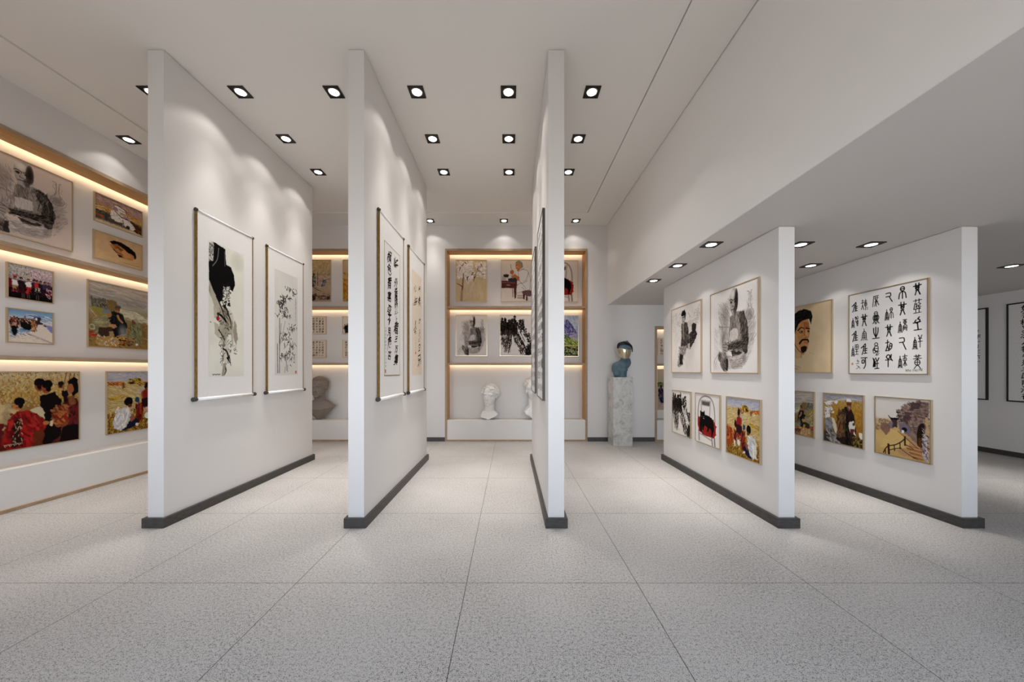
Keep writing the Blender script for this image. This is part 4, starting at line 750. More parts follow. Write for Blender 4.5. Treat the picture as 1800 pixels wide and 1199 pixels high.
# ---- frames
FRAME_D = .021
def frame_mesh(w, h, fw, d, z0=0):
    m = MB(); x = w/2
    for poly_ in (((-x, z0), (x, z0), (x-fw, z0+fw), (-x+fw, z0+fw)), ((-x, z0+h), (-x+fw, z0+h-fw), (x-fw, z0+h-fw), (x, z0+h)),
                  ((-x, z0), (-x+fw, z0+fw), (-x+fw, z0+h-fw), (-x, z0+h)), ((x, z0), (x, z0+h), (x-fw, z0+h-fw), (x-fw, z0+fw))):
        m.prism(poly_, -d, 0)
    return m
def framed(name, label, cat, fn, loc, rz, w, h, bg='dedad6', res=240, mirror=False, seed=1, group=None, fmat='brass', fw=.0115, d=FRAME_D):
    t = thing(name, label, cat, loc, rz, group)
    frame_mesh(w, h, fw, d).build('picture_frame', fmat, t)
    cw, chh = w-2*fw+.002, h-2*fw+.002
    c = Cv(cw, chh, res, bg, seed); fn(c)
    lay_canvas('canvas', c, cw, chh, t, -d+.006, z0=fw-.001, mirror=mirror)
    MB().box(-w/2+.004, w/2-.004, -d+.010, -.001, .004, h-.004).build('backing_board', 'paper', t)
    return t
R90, L90 = PI/2, -PI/2     # rz for the left-hand walls (front faces +X) / the right-hand walls (front faces -X)
def on_left(x, y0, y1, z0):  return ((x, (y0+y1)/2, z0), R90, y1-y0)
def on_right(x, y0, y1, z0): return ((x, (y0+y1)/2, z0), L90, y1-y0)
def on_back(y, x0, x1, z0):  return (((x0+x1)/2, y, z0), 0, x1-x0)
def hang(name, label, cat, fn, pos, z1, **kw):
    loc, rz, w = pos
    return framed(name, label, cat, fn, loc, rz, w, z1-loc[2], **kw)

# ================================================================== THE SETTING
struct(MB().box(XL-.8, XR+.3, YR-.2, YB+.8, -.2, 0).build('floor', 'floor'))
# main ceiling: border ring + shallow raised centre
BX0, BX1, BY = -4.68, 1.51, 6.80
m = MB()
m.box(XL-.8, BX0, YR, YB+.6, ZC, ZC+.15); m.box(BX1, XB-.008, YR, YB+.6, ZC, ZC+.15); m.box(XB-.02, XB+.1, YR, YB+.6, ZC+.04, ZC+.15); m.box(BX0, BX1, BY, YB+.6, ZC, ZC+.15)
m.box(BX0+.008, BX1-.008, YR, BY+.02, ZC+.014, ZC+.06); m.box(BX0-.02, BX1+.02, YR, BY+.02, ZC+.06, ZC+.2)
struct(m.build('ceiling', 'ceil'))
struct(MB().box(XB+.012, XR+.2, YR, YB+.6, ZL, ZL+.12).build('ceiling_lowered', 'ceil_low'))
struct(MB().box(XB, XB+.012, YR, YB, ZL, ZC+.1).build('wall_bulkhead', 'bulk'))
NZ = 4.06                                    # niche opening height
ND = .33                                     # niche depth
NA, NB, NC = (-4.95, -2.0), (-1.376, 1.626), (3.048, 6.05)
NCZ = 2.43
W = YB+ND+.07
m = MB()
for x0, x1, z0, z1 in ((XL-.6, NA[0], 0, ZC), (NA[1], NB[0], 0, ZC), (NB[1], NC[0], 0, ZC), (NC[1], XR+.3, 0, ZC), (NA[0], NA[1], NZ, ZC), (NB[0], NB[1], NZ, ZC), (NC[0], NC[1], NCZ, ZC)):
    m.box(x0, x1, YB, W, z0, z1)
struct(m.build('wall_back', 'wall'))
NL = (1.9, 6.9)                              # left niche, along y
m = MB()
for y0, y1, z0, z1 in ((YR, NL[0], 0, ZC), (NL[1], YB+.4, 0, ZC), (NL[0], NL[1], NZ, ZC)):
    m.box(XL-ND-.07, XL, y0, y1, z0, z1)
struct(m.build('wall_left', 'wall'))
struct(MB().box(XR, XR+.2, YR, YB+.4, 0, ZL+.1).build('wall_right', 'wall'))
m = MB()                                     # rear wall, behind the camera, with its row of tall windows
wins = [(-4.8, -2.5), (-2.2, .1), (.4, 2.7), (3.0, 5.3)]
WZ0, WZ1 = .7, 2.5
m.box(XL-.4, XR+.3, YR-.2, YR, 0, WZ0); m.box(XL-.4, XR+.3, YR-.2, YR, WZ1, ZC+.2)
e = [XL-.4]+[v for w_ in wins for v in w_]+[XR+.3]
for k in range(0, len(e), 2): m.box(e[k], e[k+1], YR-.2, YR, WZ0, WZ1)
struct(m.build('wall_rear', 'wall'))
for k, (x0, x1) in enumerate(wins):
    m = MB(); a = .05
    m.box(x0, x1, YR-.14, YR-.07, WZ0, WZ0+a); m.box(x0, x1, YR-.14, YR-.07, WZ1-a, WZ1)
    for x in (x0, (x0+x1)/2-a/2, x1-a): m.box(x, x+a, YR-.14, YR-.07, WZ0, WZ1)
    struct(m.build('window_%d' % (k+1), 'dark_frame'))
# partitions
PX = [(-3.470, -3.318, ZC), (-1.552, -1.400, ZC), (.3635, .516, ZC), (2.570, 2.722, ZL), (4.322, 4.474, ZL)]
SK = .03
for k, (x0, x1, z) in enumerate(PX):
    zt = z+(.014 if z == ZC else 0)
    struct(MB().box(x0, x1, Y0, Y1, 0, zt-.007).box(x0+.012, x1-.012, Y0+.012, Y1-.012, zt-.008, zt+.002).build('wall_partition_%d' % (k+1), 'wall'))
    m = MB(); hh = .092
    m.box(x0-SK, x1+SK, Y0-SK, Y0, 0, hh); m.box(x0-SK, x1+SK, Y1, Y1+SK, 0, hh); m.box(x0-SK, x0, Y0, Y1, 0, hh); m.box(x1, x1+SK, Y0, Y1, 0, hh)
    struct(m.build('baseboard_partition_%d' % (k+1), 'skirt'))
m = MB()
for x0, x1 in ((XL, NA[0]), (NA[1], NB[0]), (NB[1], NC[0]), (NC[1], XR)): m.box(x0, x1, YB-.012, YB, 0, .088)
struct(m.build('baseboard_back', 'skirt'))
struct(MB().box(XR-.012, XR, YR, YB-.012, 0, .088).build('baseboard_right', 'skirt'))

# ================================================================== DISPLAY NICHES
def niche(label, loc, rz, w, top, shelves, led=True, shelf_gap=.03):
    """origin at the floor, centre of the opening; front plane y=0, depth +y"""
    t = thing('display_niche', label, 'built-in shelf', loc, rz)
    x = w/2; f = .042; d = ND
    m = MB(); m.box(-x, -x+f, -.012, d, 0, top); m.box(x-f, x, -.012, d, 0, top); m.box(-x+f, x-f, -.012, d-.072, top-f, top); m.box(-x+f, x-f, d-.074, d, top-.006, top); m.box(-x+f, x-f, -.012, d, 0, .035)
    m.build('oak_surround', 'oak', t)
    m = MB(); m.box(-x, -x+f, -.016, -.012, 0, top); m.box(x-f, x, -.016, -.012, 0, top); m.box(-x+f, x-f, -.016, -.012, top-f, top); m.box(-x+f, x-f, -.016, -.012, 0, .035)
    m.build('face_edging', 'oak_edge', t)
    MB().box(-x, x, d, d+.02, 0, top).build('back_panel', 'wall', t)
    for z in shelves:
        s = MB().box(-x+f, x-f, .012, d-.072, z-.042, z).box(-x+f, x-f, d-.074, d, z-.006, z).build('shelf', 'oak', t)
        MB().box(-x+f, x-f, .008, .012, z-.042, z).build('shelf_edging', 'oak_edge', s)
    for z in list(shelves)+[top]:
        MB().box(-x+f+.004, x-f-.004, d-.070, d-.058, z-.030, z-.012).build('led_strip', 'led', t)
    MB().box(-x+f-.012, x-f+.012, .004, d, .035, .447, .002).build('plinth', 'plinth', t)
    return t
SH = (2.857, 1.656)
niche('tall oak-edged lit wall niche with picture tiers running along the left wall', (XL, sum(NL)/2, 0), R90, NL[1]-NL[0], NZ, SH)
niche('oak-edged lit niche holding the brown bust, seen between the first two partition walls', (sum(NA)/2, YB, 0), 0, NA[1]-NA[0], NZ, SH)
niche('wide oak-edged lit niche with two white busts in the middle of the back wall', (sum(NB)/2, YB, 0), 0, NB[1]-NB[0], NZ, SH)
niche('lower oak-edged lit niche on the back wall, right of the marble pedestal', (sum(NC)/2, YB, 0), 0, NC[1]-NC[0], NCZ, (1.64,))

# ================================================================== PICTURES
XP = XL-ND                                  # left niche back panel
YP = YB+ND
BUFF = 'c9b08a'
hang('pencil_drawing', 'large square pencil drawing of an old man, top tier of the left wall niche', 'drawing', art_elder, on_left(XP, 3.52, 4.49, 3.015), 3.92, bg='c9bab0', seed=11)
hang('watercolour_painting', 'wide watercolour of white boulders in the top tier of the left wall niche', 'painting', art_rocks, on_left(XP, 4.72, 5.34, 3.525), 3.918, seed=12)
hang('portrait_painting', 'wide buff sheet with a tilted man\'s head, under the boulder watercolour', 'painting', art_faceup, on_left(XP, 4.71, 5.34, 3.02), 3.405, bg='c6a67c', seed=13)
hang('oil_painting', 'small wide painting of a festival crowd in red and black, left niche middle tier', 'painting', art_festival, on_left(XP, 3.90, 4.30, 2.313), 2.713, seed=14, res=280)
hang('oil_painting', 'small wide painting of riders on a snow slope, directly below the festival crowd', 'painting', art_snow, on_left(XP, 3.90, 4.30, 1.812), 2.204, seed=15, res=280)
hang('oil_painting', 'large painting of three men at a camp fire in the left niche middle tier', 'painting', art_soldiers, on_left(XP, 4.645, 5.56, 1.81), 2.713, seed=16)
hang('oil_painting', 'large dark painting of villagers in red coats, left niche bottom tier', 'painting', art_crowd, on_left(XP, 3.70, 4.56, .595), 1.487, seed=17)
hang('oil_painting', 'large square painting of harvesters resting in wheat, left niche bottom tier', 'painting', art_harvest, on_left(XP, 4.86, 5.77, .595), 1.487, seed=18)
K = .0125                                   # metres per pixel on the back panel
def bx(px): return (px-897)*YP/F
def bz(py): return EYE+(651-py)*YP/F
def back(name, label, cat, fn, x0, x1, y0, y1, **kw):
    return hang(name, label, cat, fn, on_back(YP, bx(x0), bx(x1), bz(y1)), bz(y0), res=150, **kw)
back('ink_painting', 'painting of pale blossom on a gnarled branch in the central back niche', 'painting', art_blossom, 801, 856, 457, 530.5, bg='c8b088', seed=21)
back('watercolour_painting', 'watercolour of a white-robed old man writing at a dark red desk', 'painting', art_writer, 880.5, 936.5, 457, 530.5, bg='d2c4b6', seed=22)
back('ink_painting', 'black cat on a red chair, half hidden behind the third partition, central back niche', 'painting', art_cat, 961, 1016, 458, 531, bg='d4c8bc', seed=23)
back('pencil_drawing', 'pencil drawing of a seated old man, the small one in the central back niche', 'drawing', art_elder, 801.5, 856.5, 553.5, 626, bg='d6cec8', seed=24)
back('ink_painting', 'black ink cliff with trees, middle tier of the central back niche', 'painting', art_inktrees, 878.6, 934.5, 553.5, 626, bg='d8d0ca', seed=25)
back('oil_painting', 'bright painting of a violet mountain over green hills in the central back niche', 'painting', art_peaks, 961, 1016.8, 554.5, 627, seed=26)
back('oil_painting', 'painting of figures with staffs on pale sand, back niche between the first two partitions', 'painting', art_desert, 527, 582.5, 457, 530.5, seed=27)
back('oil_painting', 'sliver of an orange autumn painting beside the second partition wall', 'painting', art_autumn, 603, 658, 457, 530.5, seed=28)
back('ink_painting', 'small ink rock picture cut off by the second partition wall', 'painting', art_inkrock, 602.5, 650, 556.3, 587.6, bg='d6cabe', seed=29)
HAN = '山水清風明月松竹梅蘭高林雲石花春秋江天地古今書畫心道德文章人和長安白日依千里目更上樓黄河入海流空見不語聲深返景照青苔'
def calli(label, pos, z1, cols, rows, size, paper='warmpaper', fmat='brass', fw=.0115, d=FRAME_D, seed=1, off=.012, text=None, wild=.8, group=None, name='framed_calligraphy', mx=.08, mz=.06):
    loc, rz, w = pos; h = z1-loc[2]
    t = thing(name, label, 'calligraphy', loc, rz, group)
    frame_mesh(w, h, fw, d).build('picture_frame', fmat, t)
    MB().box(-w/2+fw-.002, w/2-fw+.002, -d+.006, -.001, fw-.002, h-fw+.002).build('paper_sheet', paper, t)
    r = random.Random(seed); it = []
    for i in range(cols):
        x = (w/2-w*mx-(w*(1-2*mx))*(i+.5)/cols)
        col = text[i] if text else [r.choice(HAN) for _ in range(rows)]
        for j, ch in enumerate(col):
            if ch == ' ': continue
            z = h-h*mz-(h*(1-2*mz))*(j+.5)/max(rows, 1)
            it.append((ch, x+r.gauss(0, size*.05), z, size*r.uniform(.85, 1.12), off))
    writing('writing', it, t, -d+.0052, seed=seed, wild=wild)
    return t
for k, (x0, x1, y0, y1, lab) in enumerate(((530, 574.2, 556.3, 587.6, 'small framed calligraphy in five columns, upper of two beside the first partition'), (530, 574.2, 597.8, 628.8, 'small framed calligraphy right above the lowest shelf, beside the first partition'), (602.5, 650, 597.8, 628.8, 'small framed calligraphy under the ink rock picture, cut off by the second partition'))):
    calli(lab, on_back(YP, bx(x0), bx(x1), bz(y1)), bz(y0), 7, 6, .048, seed=40+k)
calli('small framed calligraphy in the low back niche beyond the marble pedestal', on_back(YP, bx(1155.6), bx(1200), bz(625.5)), bz(594.8), 6, 6, .05, seed=44)
back('oil_painting', 'painting of a figure seated on sand in the low niche beyond the marble pedestal', 'painting', art_beach, 1154, 1198, 648.8, 720.9, seed=45)
# partition 4 left face
XF4, XF5 = PX[3][0], PX[4][0]
hang('pencil_drawing', 'pencil drawing of a seated youth with his shadow on the fourth partition', 'drawing', art_sitter, on_right(XF4, 4.675, 5.545, 1.462), 2.455, bg='d8d0ca', seed=51)
hang('pencil_drawing', 'tall pencil drawing of a seated old man on the fourth partition wall', 'drawing', art_elder, on_right(XF4, 3.595, 4.465, 1.462), 2.462, bg='dad4d0', seed=52)
hang('ink_painting', 'black ink cliff with trees, lower row of the fourth partition wall', 'painting', art_inktrees, on_right(XF4, 4.95, 5.52, .53), 1.195, bg='dcd6d0', seed=53, res=270)
hang('ink_painting', 'black cat on a red chair, lower row of the fourth partition wall', 'painting', art_cat, on_right(XF4, 4.26, 4.83, .53), 1.195, bg='dcd6d2', seed=54, res=270)
hang('oil_painting', 'harvesters resting in wheat, lower row of the fourth partition near its front end', 'painting', art_harvest, on_right(XF4, 3.57, 4.14, .53), 1.197, seed=55, res=270, mirror=True)
hang('portrait_painting', 'buff portrait of a moustached man on the fifth partition wall', 'painting', art_face, on_right(XF5, 4.68, 5.55, 1.462), 2.455, bg='cbb593', seed=56)
hang('seal_script_calligraphy', 'large square black seal-script calligraphy on the fifth partition wall', 'calligraphy', art_sealscript, on_right(XF5, 3.60, 4.452, 1.452), 2.455, bg='dcd8d6', seed=57, res=330)
hang('oil_painting', 'men at a camp fire, lower row of the fifth partition, cut off by the fourth', 'painting', art_soldiers, on_right(XF5, 4.955, 5.52, .53), 1.195, seed=58, res=270, mirror=True)
hang('oil_painting', 'painting of an old shepherd with lambs on the fifth partition wall', 'painting', art_shepherd, on_right(XF5, 4.262, 4.815, .53), 1.195, seed=59, res=280)
hang('watercolour_painting', 'watercolour of a cliff path with fence and cave mouth', 'painting', art_cave, on_right(XF5, 3.577, 4.135, .53), 1.197, seed=60, res=280)
# right wall couplet
calli('black-framed calligraphy strip on the far right wall, beside the fifth partition', on_right(XR, 6.385, 6.86, .955), 2.645, 2, 16, .075, 'rice', 'black_frame', .022, .03, 71, .012, ['   千甲一日三六一  ', '山下了水花月人風上千里目  '], mx=.06)
calli('black-framed calligraphy strip at the right edge of the picture, on the far right wall', on_right(XR, 5.68, 6.135, .955), 2.66, 1, 14, .105, 'rice', 'black_frame', .022, .03, 72, .014, ['如芸楊又法人物中是才国隱海行'], mx=-.12, mz=.03)
# partition 3 left face: two long panels seen edge-on
r_ = random.Random(5)
for k, (y0, y1, lab) in enumerate(((3.66, 4.38, 'long dark-sided calligraphy panel seen edge-on on the third partition, nearer the room front'), (4.80, 5.60, 'long dark-sided calligraphy panel on the third partition, nearer the back wall'))):
    calli(lab, on_right(PX[2][0], y0, y1, 1.18), 3.20, 4, 14, .088, 'rice', 'dark_frame', .010, .028, 80+k, .012, wild=1.1, mx=.06, mz=.03)

# ================================================================== HANGING SCROLLS
def scroll(label, x, y0, y1, fill, seed):
    w = y1-y0; z0, z1 = 1.195, 3.19; h = z1-z0
    t = thing('hanging_scroll', label, 'scroll', (x, (y0+y1)/2, z0), R90)
    X = w/2
    MB().box(-X+.004, X-.004, -.024, -.010, .012, h-.012).build('mount', 'paper', t)
    for s in (-1, 1):
        MB().box(s*X-.005, s*X+.005, -.030, -.004, .006, h-.004, .002).build('side_band', 'brown_band', t)
        MB().cyl((s*(X-.004), -.020, h), (s*(X+.012), -.020, h), .019).build('top_knob', 'knob_brown', t, True)
        e_ = MB().cyl((s*(X-.002), -.024, 0), (s*(X+.018), -.024, 0), .017).cyl((s*(X+.012), -.024, 0), (s*(X+.042), -.024, 0), .022, .024)
        e_.build('roller_knob', 'knob_grey', t)
    MB().cyl((-X, -.020, h), (X, -.020, h), .010).build('top_rod', 'roller', t, True)
    MB().cyl((-X, -.024, 0), (X, -.024, 0), .017).build('bottom_roller', 'roller', t, True)
    pw, ph, pz = w-.29, 1.49, .24
    fill(t, pw, ph, pz, seed)
    return t
def sheet_art(fn, bg, res=250):
    def f(t, pw, ph, pz, seed):
        c = Cv(pw, ph, res, bg, seed); fn(c)
        lay_canvas('painted_sheet', c, pw, ph, t, -.0252, z0=pz)
    return f
def fill_bold(t, pw, ph, pz, seed):
    m = MB(); a = .006; y0, y1 = -.0256, -.0236
    m.box(-pw/2, pw/2, y0, y1, pz, pz+a*2); m.box(-pw/2, pw/2, y0, y1, pz+ph-a, pz+ph); m.box(-pw/2, -pw/2+a, y0, y1, pz+a*2, pz+ph-a); m.box(pw/2-a, pw/2, y0, y1, pz+a*2, pz+ph-a)
    m.build('silk_border', 'olive', t)
    MB().box(-pw/2+a, pw/2-a, -.0248, -.0236, pz+a*2, pz+ph-a).build('writing_sheet', 'rice', t)
    R = [('峰', 9.5, .155), ('外', 24.5, .12), ('春', 32.5, .13), ('醒', 38, .10), ('麗', 45.5, .14), ('上', 54.5, .085), ('看', 62, .15), ('三', 70.5, .09), ('万', 78.5, .11), ('集', 87, .15)]
    Lc = [('横', 9, .14), ('色', 18.5, .13), ('青', 29, .14), ('寒', 39.5, .14), ('杳', 48.5, .12), ('不', 57, .13), ('見', 66, .11), ('康', 74.5, .14), ('吉', 84, .12)]
    it = [(c, pw*.24, pz+ph*(1-v/100), s, .030 if s < .1 else .016) for c, v, s in R]+[(c, -pw*.20, pz+ph*(1-v/100), s, .016) for c, v, s in Lc]
    it += [(HAN[k*3 % len(HAN)], -pw*.43, pz+ph*(.36-k*.026), .024, .01) for k in range(12)]
    writing('writing', it, t, -.0258, seed=seed, wild=1.5)
    MB().box(-pw*.46, -pw*.41, -.0258, -.0247, pz+.035, pz+.075).build('red_seal', 'seal', t)
def fill_cursive(t, pw, ph, pz, seed):
    MB().box(-pw/2, pw/2, -.0252, -.0236, pz, pz+ph).build('writing_sheet', 'warmpaper', t)
    it = [(c, pw*.25, pz+ph*(1-v/100), s*.86, o) for c, v, s, o in (('天', 13, .11, .01), ('晴', 26, .17, .0), ('雪', 46, .12, -.004), ('月', 58, .10, .0), ('日', 64, .09, -.004), ('空', 72, .12, -.004), ('飛', 86, .20, .0))]
    it += [(c, -pw*.2, pz+ph*(1-v/100), s, o) for c, v, s, o in (('心', 16, .12, .0), ('海', 29, .16, -.004), ('人', 52, .13, .004), ('長', 58, .10, -.004))]
    it += [(HAN[k*7 % len(HAN)], -pw*.16, pz+ph*(.36-k*.024), .022, -.002) for k in range(6)]
    writing('writing', it, t, -.0257, seed=seed, wild=2.2)
    MB().box(-pw*.20, -pw*.12, -.0257, -.0251, pz+ph*.20, pz+ph*.225).build('red_seal', 'seal', t)
scroll('hanging scroll with a black splashed-ink lotus and one red bud', PX[0][1], 3.675, 4.47, sheet_art(art_lotus, 'd6d3ca'), 61)
scroll('hanging scroll with fine ink bamboo on the first partition wall', PX[0][1], 4.745, 5.56, sheet_art(art_bamboo, 'cfccc6', 260), 62)
scroll('hanging scroll with bold black two-column calligraphy on the second partition wall', PX[1][1], 3.675, 4.50, fill_bold, 63)
scroll('hanging scroll with thin cursive writing on beige paper, second partition wall', PX[1][1], 4.755, 5.57, fill_cursive, 64)

# ================================================================== SCULPTURE
def sculpt(name, mb, mt, parent, voxel=.007, it=4, fac=.5):
    o = mb.build(name, mt, parent, True)
    r = o.modifiers.new('Remesh', 'REMESH'); r.mode = 'VOXEL'; r.voxel_size = voxel; r.use_smooth_shade = True
    s = o.modifiers.new('Smooth', 'SMOOTH'); s.iterations = it; s.factor = fac
    return o
def xf(mb, M4):
    bmesh.ops.transform(mb.b, matrix=M4, verts=mb.b.verts); return mb
def head_mb(mb=None, neck=True):
    m = mb or MB()
    m.ell((0, .05, .62), (.345, .43, .37), sub=3); m.ell((0, -.08, .36), (.285, .32, .33), sub=3); m.ell((0, -.12, .22), (.235, .26, .20), sub=3)
    m.ell((0, -.31, .075), (.12, .09, .075)); m.ell((.155, -.2, .38), (.11, .12, .13)); m.ell((-.155, -.2, .38), (.11, .12, .13))
    m.ell((0, -.26, .68), (.23, .11, .15), sub=3)
    for s in (-1, 1):
        m.ell((s*.13, -.355, .565), (.115, .055, .032)); m.ell((s*.13, -.325, .485), (.062, .05, .036)); m.ell((s*.045, -.42, .325), (.034, .04, .028))
        m.ell((s*.325, .05, .45), (.038, .07, .10)); m.ell((s*.12, -.28, .20), (.08, .06, .06))
    m.hull([(-.03, -.37, .58), (.03, -.37, .58), (-.03, -.36, .34), (.03, -.36, .34), (-.025, -.43, .54), (.025, -.43, .54), (-.03, -.50, .345), (.03, -.50, .345), (-.05, -.40, .32), (.05, -.40, .32)])
    m.ell((0, -.485, .345), (.042, .035, .032)); m.ell((0, -.385, .225), (.095, .05, .02)); m.ell((0, -.38, .175), (.08, .05, .025)); m.ell((0, -.36, .20), (.11, .04, .05))
    if neck:
        m.hull([(.22*math.cos(a)*(1 if z > -.2 else 1.25), .07+.22*math.sin(a)*(1 if z > -.2 else 1.15), z) for z in (.2, -.1, -.4) for a in [k*PI/8 for k in range(16)]])
    return m
def bust_thing(label, loc, rz, S):
    t = thing('portrait_bust', label, 'bust', loc, rz); t.scale = (S, S, S); return t
# brown-grey classical bust, origin = lowest point of the chest
t = bust_thing('brown-grey classical portrait bust with short hair on the white plinth', (-4.10, YB+.125, .447), .06, .455)
m = head_mb(); xf(m, Matrix.Translation((0, 0, 1.02)))
m.hull([(-.76, .06, .66), (.76, .06, .66), (-.74, -.04, .60), (.74, -.04, .60), (-.3, .16, .92), (.3, .16, .92), (-.26, -.12, .88), (.26, -.12, .88), (0, -.30, .50), (-.3, -.26, .52), (.3, -.26, .52), (0, -.10, .01), (0, .12, .01), (-.10, 0, 0), (.10, 0, 0), (-.4, .24, .6), (.4, .24, .6), (0, .26, .4)])
sculpt('bust_body', m, 'clay', t, .016, 5)
m = MB(); r_ = random.Random(3)
for k in range(210):
    a = r_.uniform(0, 2*PI); b = r_.uniform(.12, PI/2); x, y, z = math.cos(a)*math.cos(b), math.sin(a)*math.cos(b), math.sin(b)
    if y < -.35 and z < .62: continue
    m.ell((x*.355, .06+y*.43, 1.02+.62+z*.375), (.075, .06, .035), ('Z', a+PI/2+r_.gauss(0, .3)), 1)
m.ell((0, .10, 1.65), (.352, .425, .375), sub=3)
sculpt('hair', m, 'clay_hair', t, .016, 2)
# curly white bust
t = bust_thing('white plaster bust with curly hair, left one in the central back niche', (-.458, YB+.16, .447), -.25, .45)
m = head_mb(); xf(m, Matrix.Translation((0, 0, .66)) @ Matrix.Rotation(.10, 4, 'Y'))
m.hull([(-.42, -.10, .20), (.44, -.10, .26), (-.42, .18, .20), (.44, .18, .26), (-.36, -.2, .10), (.40, -.2, .17), (.04, -.24, 0), (.04, .15, 0), (-.26, -.16, .42), (.26, -.16, .42), (-.24, .25, .42), (.24, .25, .42), (0, .28, .25)])
sculpt('bust_body', m, 'plaster', t, .015, 4)
m = MB()
for k in range(230):
    a = r_.uniform(0, 2*PI); b = r_.uniform(-.25, PI/2); x, y, z = math.cos(a)*math.cos(b), math.sin(a)*math.cos(b), math.sin(b)
    if y < -.3 and z < .5: continue
    m.ell((x*.40, .06+y*.46, .60+z*.40), (r_.uniform(.05, .075),)*3, None, 1)
m.ell((0, .10, .63), (.37, .43, .36), sub=3); xf(m, Matrix.Translation((0, 0, .66)) @ Matrix.Rotation(.10, 4, 'Y'))
sculpt('hair', m, 'plaster', t, .014, 1)
# second white bust, mostly behind the third partition
t = bust_thing('smooth white plaster bust mostly hidden behind the third partition', (.52, YB+.16, .447), .3, .50)
m = head_mb(); xf(m, Matrix.Translation((0, 0, .78)) @ Matrix.Rotation(-.06, 4, 'Y'))
m.hull([(-.48, -.10, .34), (.48, -.10, .34), (-.46, .18, .34), (.46, .18, .34), (-.44, -.2, .24), (.44, -.2, .24), (-.05, -.2, 0), (.05, -.2, 0), (0, .18, 0), (-.26, -.16, .56), (.26, -.16, .56), (-.24, .25, .56), (.24, .25, .56)])
sculpt('bust_body', m, 'plaster', t, .015, 4)
m = MB().ell((0, .10, 1.42), (.375, .44, .375), sub=3)
for k in range(120):
    a = r_.uniform(0, 2*PI); b = r_.uniform(.0, PI/2); x, y, z = math.cos(a)*math.cos(b), math.sin(a)*math.cos(b), math.sin(b)
    if y < -.35 and z < .6: continue
    m.ell((x*.37, .09+y*.44, 1.40+z*.375), (.09, .09, .05), ('Z', a), 1)
sculpt('hair', m, 'plaster', t, .015, 2)
# marble pedestal and the blue figure
PZ = 1.362
t = thing('pedestal', 'tall square pale marble pedestal standing by the back wall', 'pedestal', (2.222, 7.09, 0))
MB().box(-.19, .19, -.19, .19, 0, PZ-.0, .003).build('marble_shaft', 'marble', t)
t = thing('blue_figure_sculpture', 'slate blue armless torso in a cap with a golden visor, on the marble pedestal', 'sculpture', (2.205, 7.07, PZ), 0)
m = MB()
m.hull([(.128*math.cos(a)+.018, .088*math.sin(a), z) for z in (.0, .08) for a in [k*PI/8 for k in range(16)]])
m.ell((.012, 0, .10), (.138, .09, .13), sub=3); m.ell((-.005, 0, .20), (.135, .09, .12), ('Y', -.1), 3); m.ell((.075, .0, .25), (.135, .09, .12), ('Y', -.35), 3)
m.ell((-.105, .01, .19), (.045, .065, .10), ('Y', .12), 3); m.ell((.165, .01, .275), (.065, .075, .10), ('Y', .35), 3); m.ell((.170, .01, .33), (.058, .065, .07), sub=3)
m.ell((-.055, -.055, .075), (.085, .052, .070), sub=3); m.ell((.075, -.055, .150), (.075, .048, .065), sub=3); m.ell((0, -.045, .19), (.10, .05, .07), sub=3)
m.cyl((.085, .0, .28), (.092, -.01, .43), .066, .056)
m.ell((.095, -.01, .50), (.118, .12, .135), sub=3); m.ell((.085, -.05, .43), (.075, .065, .065), sub=3)
sculpt('torso', m, 'blue', t, .006, 12)
m = MB()
m.ell((.105, .01, .592), (.146, .142, .095), ('Y', .22), 3); m.ell((.135, .01, .672), (.090, .09, .055), ('Y', .3), 3); m.hull([(.10+.09*math.cos(a), .01+.09*math.sin(a), .665) for a in [k*PI/8 for k in range(16)]]+[(.16+.022*math.cos(a), .01+.022*math.sin(a), .738) for a in [k*PI/4 for k in range(8)]])
m.ell((.085, -.075, .578), (.118, .078, .050), ('X', .25), 3)
sculpt('cap', m, 'blue_cap', t, .006, 8)
def shell(name, mt, f, nu, nv, th):
    """curved strip from a parametric surface, given its own thickness"""
    b = bmesh.new(); g = [[b.verts.new(f(i/nu, j/nv)) for j in range(nv+1)] for i in range(nu+1)]
    for i in range(nu):
        for j in range(nv): b.faces.new((g[i][j], g[i+1][j], g[i+1][j+1], g[i][j+1]))
    me = bpy.data.meshes.new(name); b.to_mesh(me); b.free(); me.materials.append(M[mt])
    for p in me.polygons: p.use_smooth = True
    o = bpy.data.objects.new(name, me); COL.objects.link(o); o.parent = t
    s = o.modifiers.new('Solidify', 'SOLIDIFY'); s.thickness = th; s.offset = 0
    return o
def fv(u, v):   # visor: wraps the face, lower edge rounded to a point, tilted like the head
    a = math.radians(-200+u*222); low = .205*(1-abs(u-.46)**2*2.6)
    rr = .140-.030*v*v; x = .085+rr*math.cos(a)
    return (x, -.012+rr*1.05*math.sin(a), .565-v*max(low, .05)-.10*(x-.085))
shell('visor', 'visor', fv, 36, 10, .004)
def fb(u, v):   # black band arching over the front of the cap
    a = PI-u*PI; sn = max(math.sin(a), 0); x = .102+.150*math.cos(a)
    return (x, -.02-.092*sn+.03*v*sn, .558+.108*sn**.75+(.052*v-.018)-.22*(x-.10))
shell('headband', 'black_band', fb, 36, 3, .016)

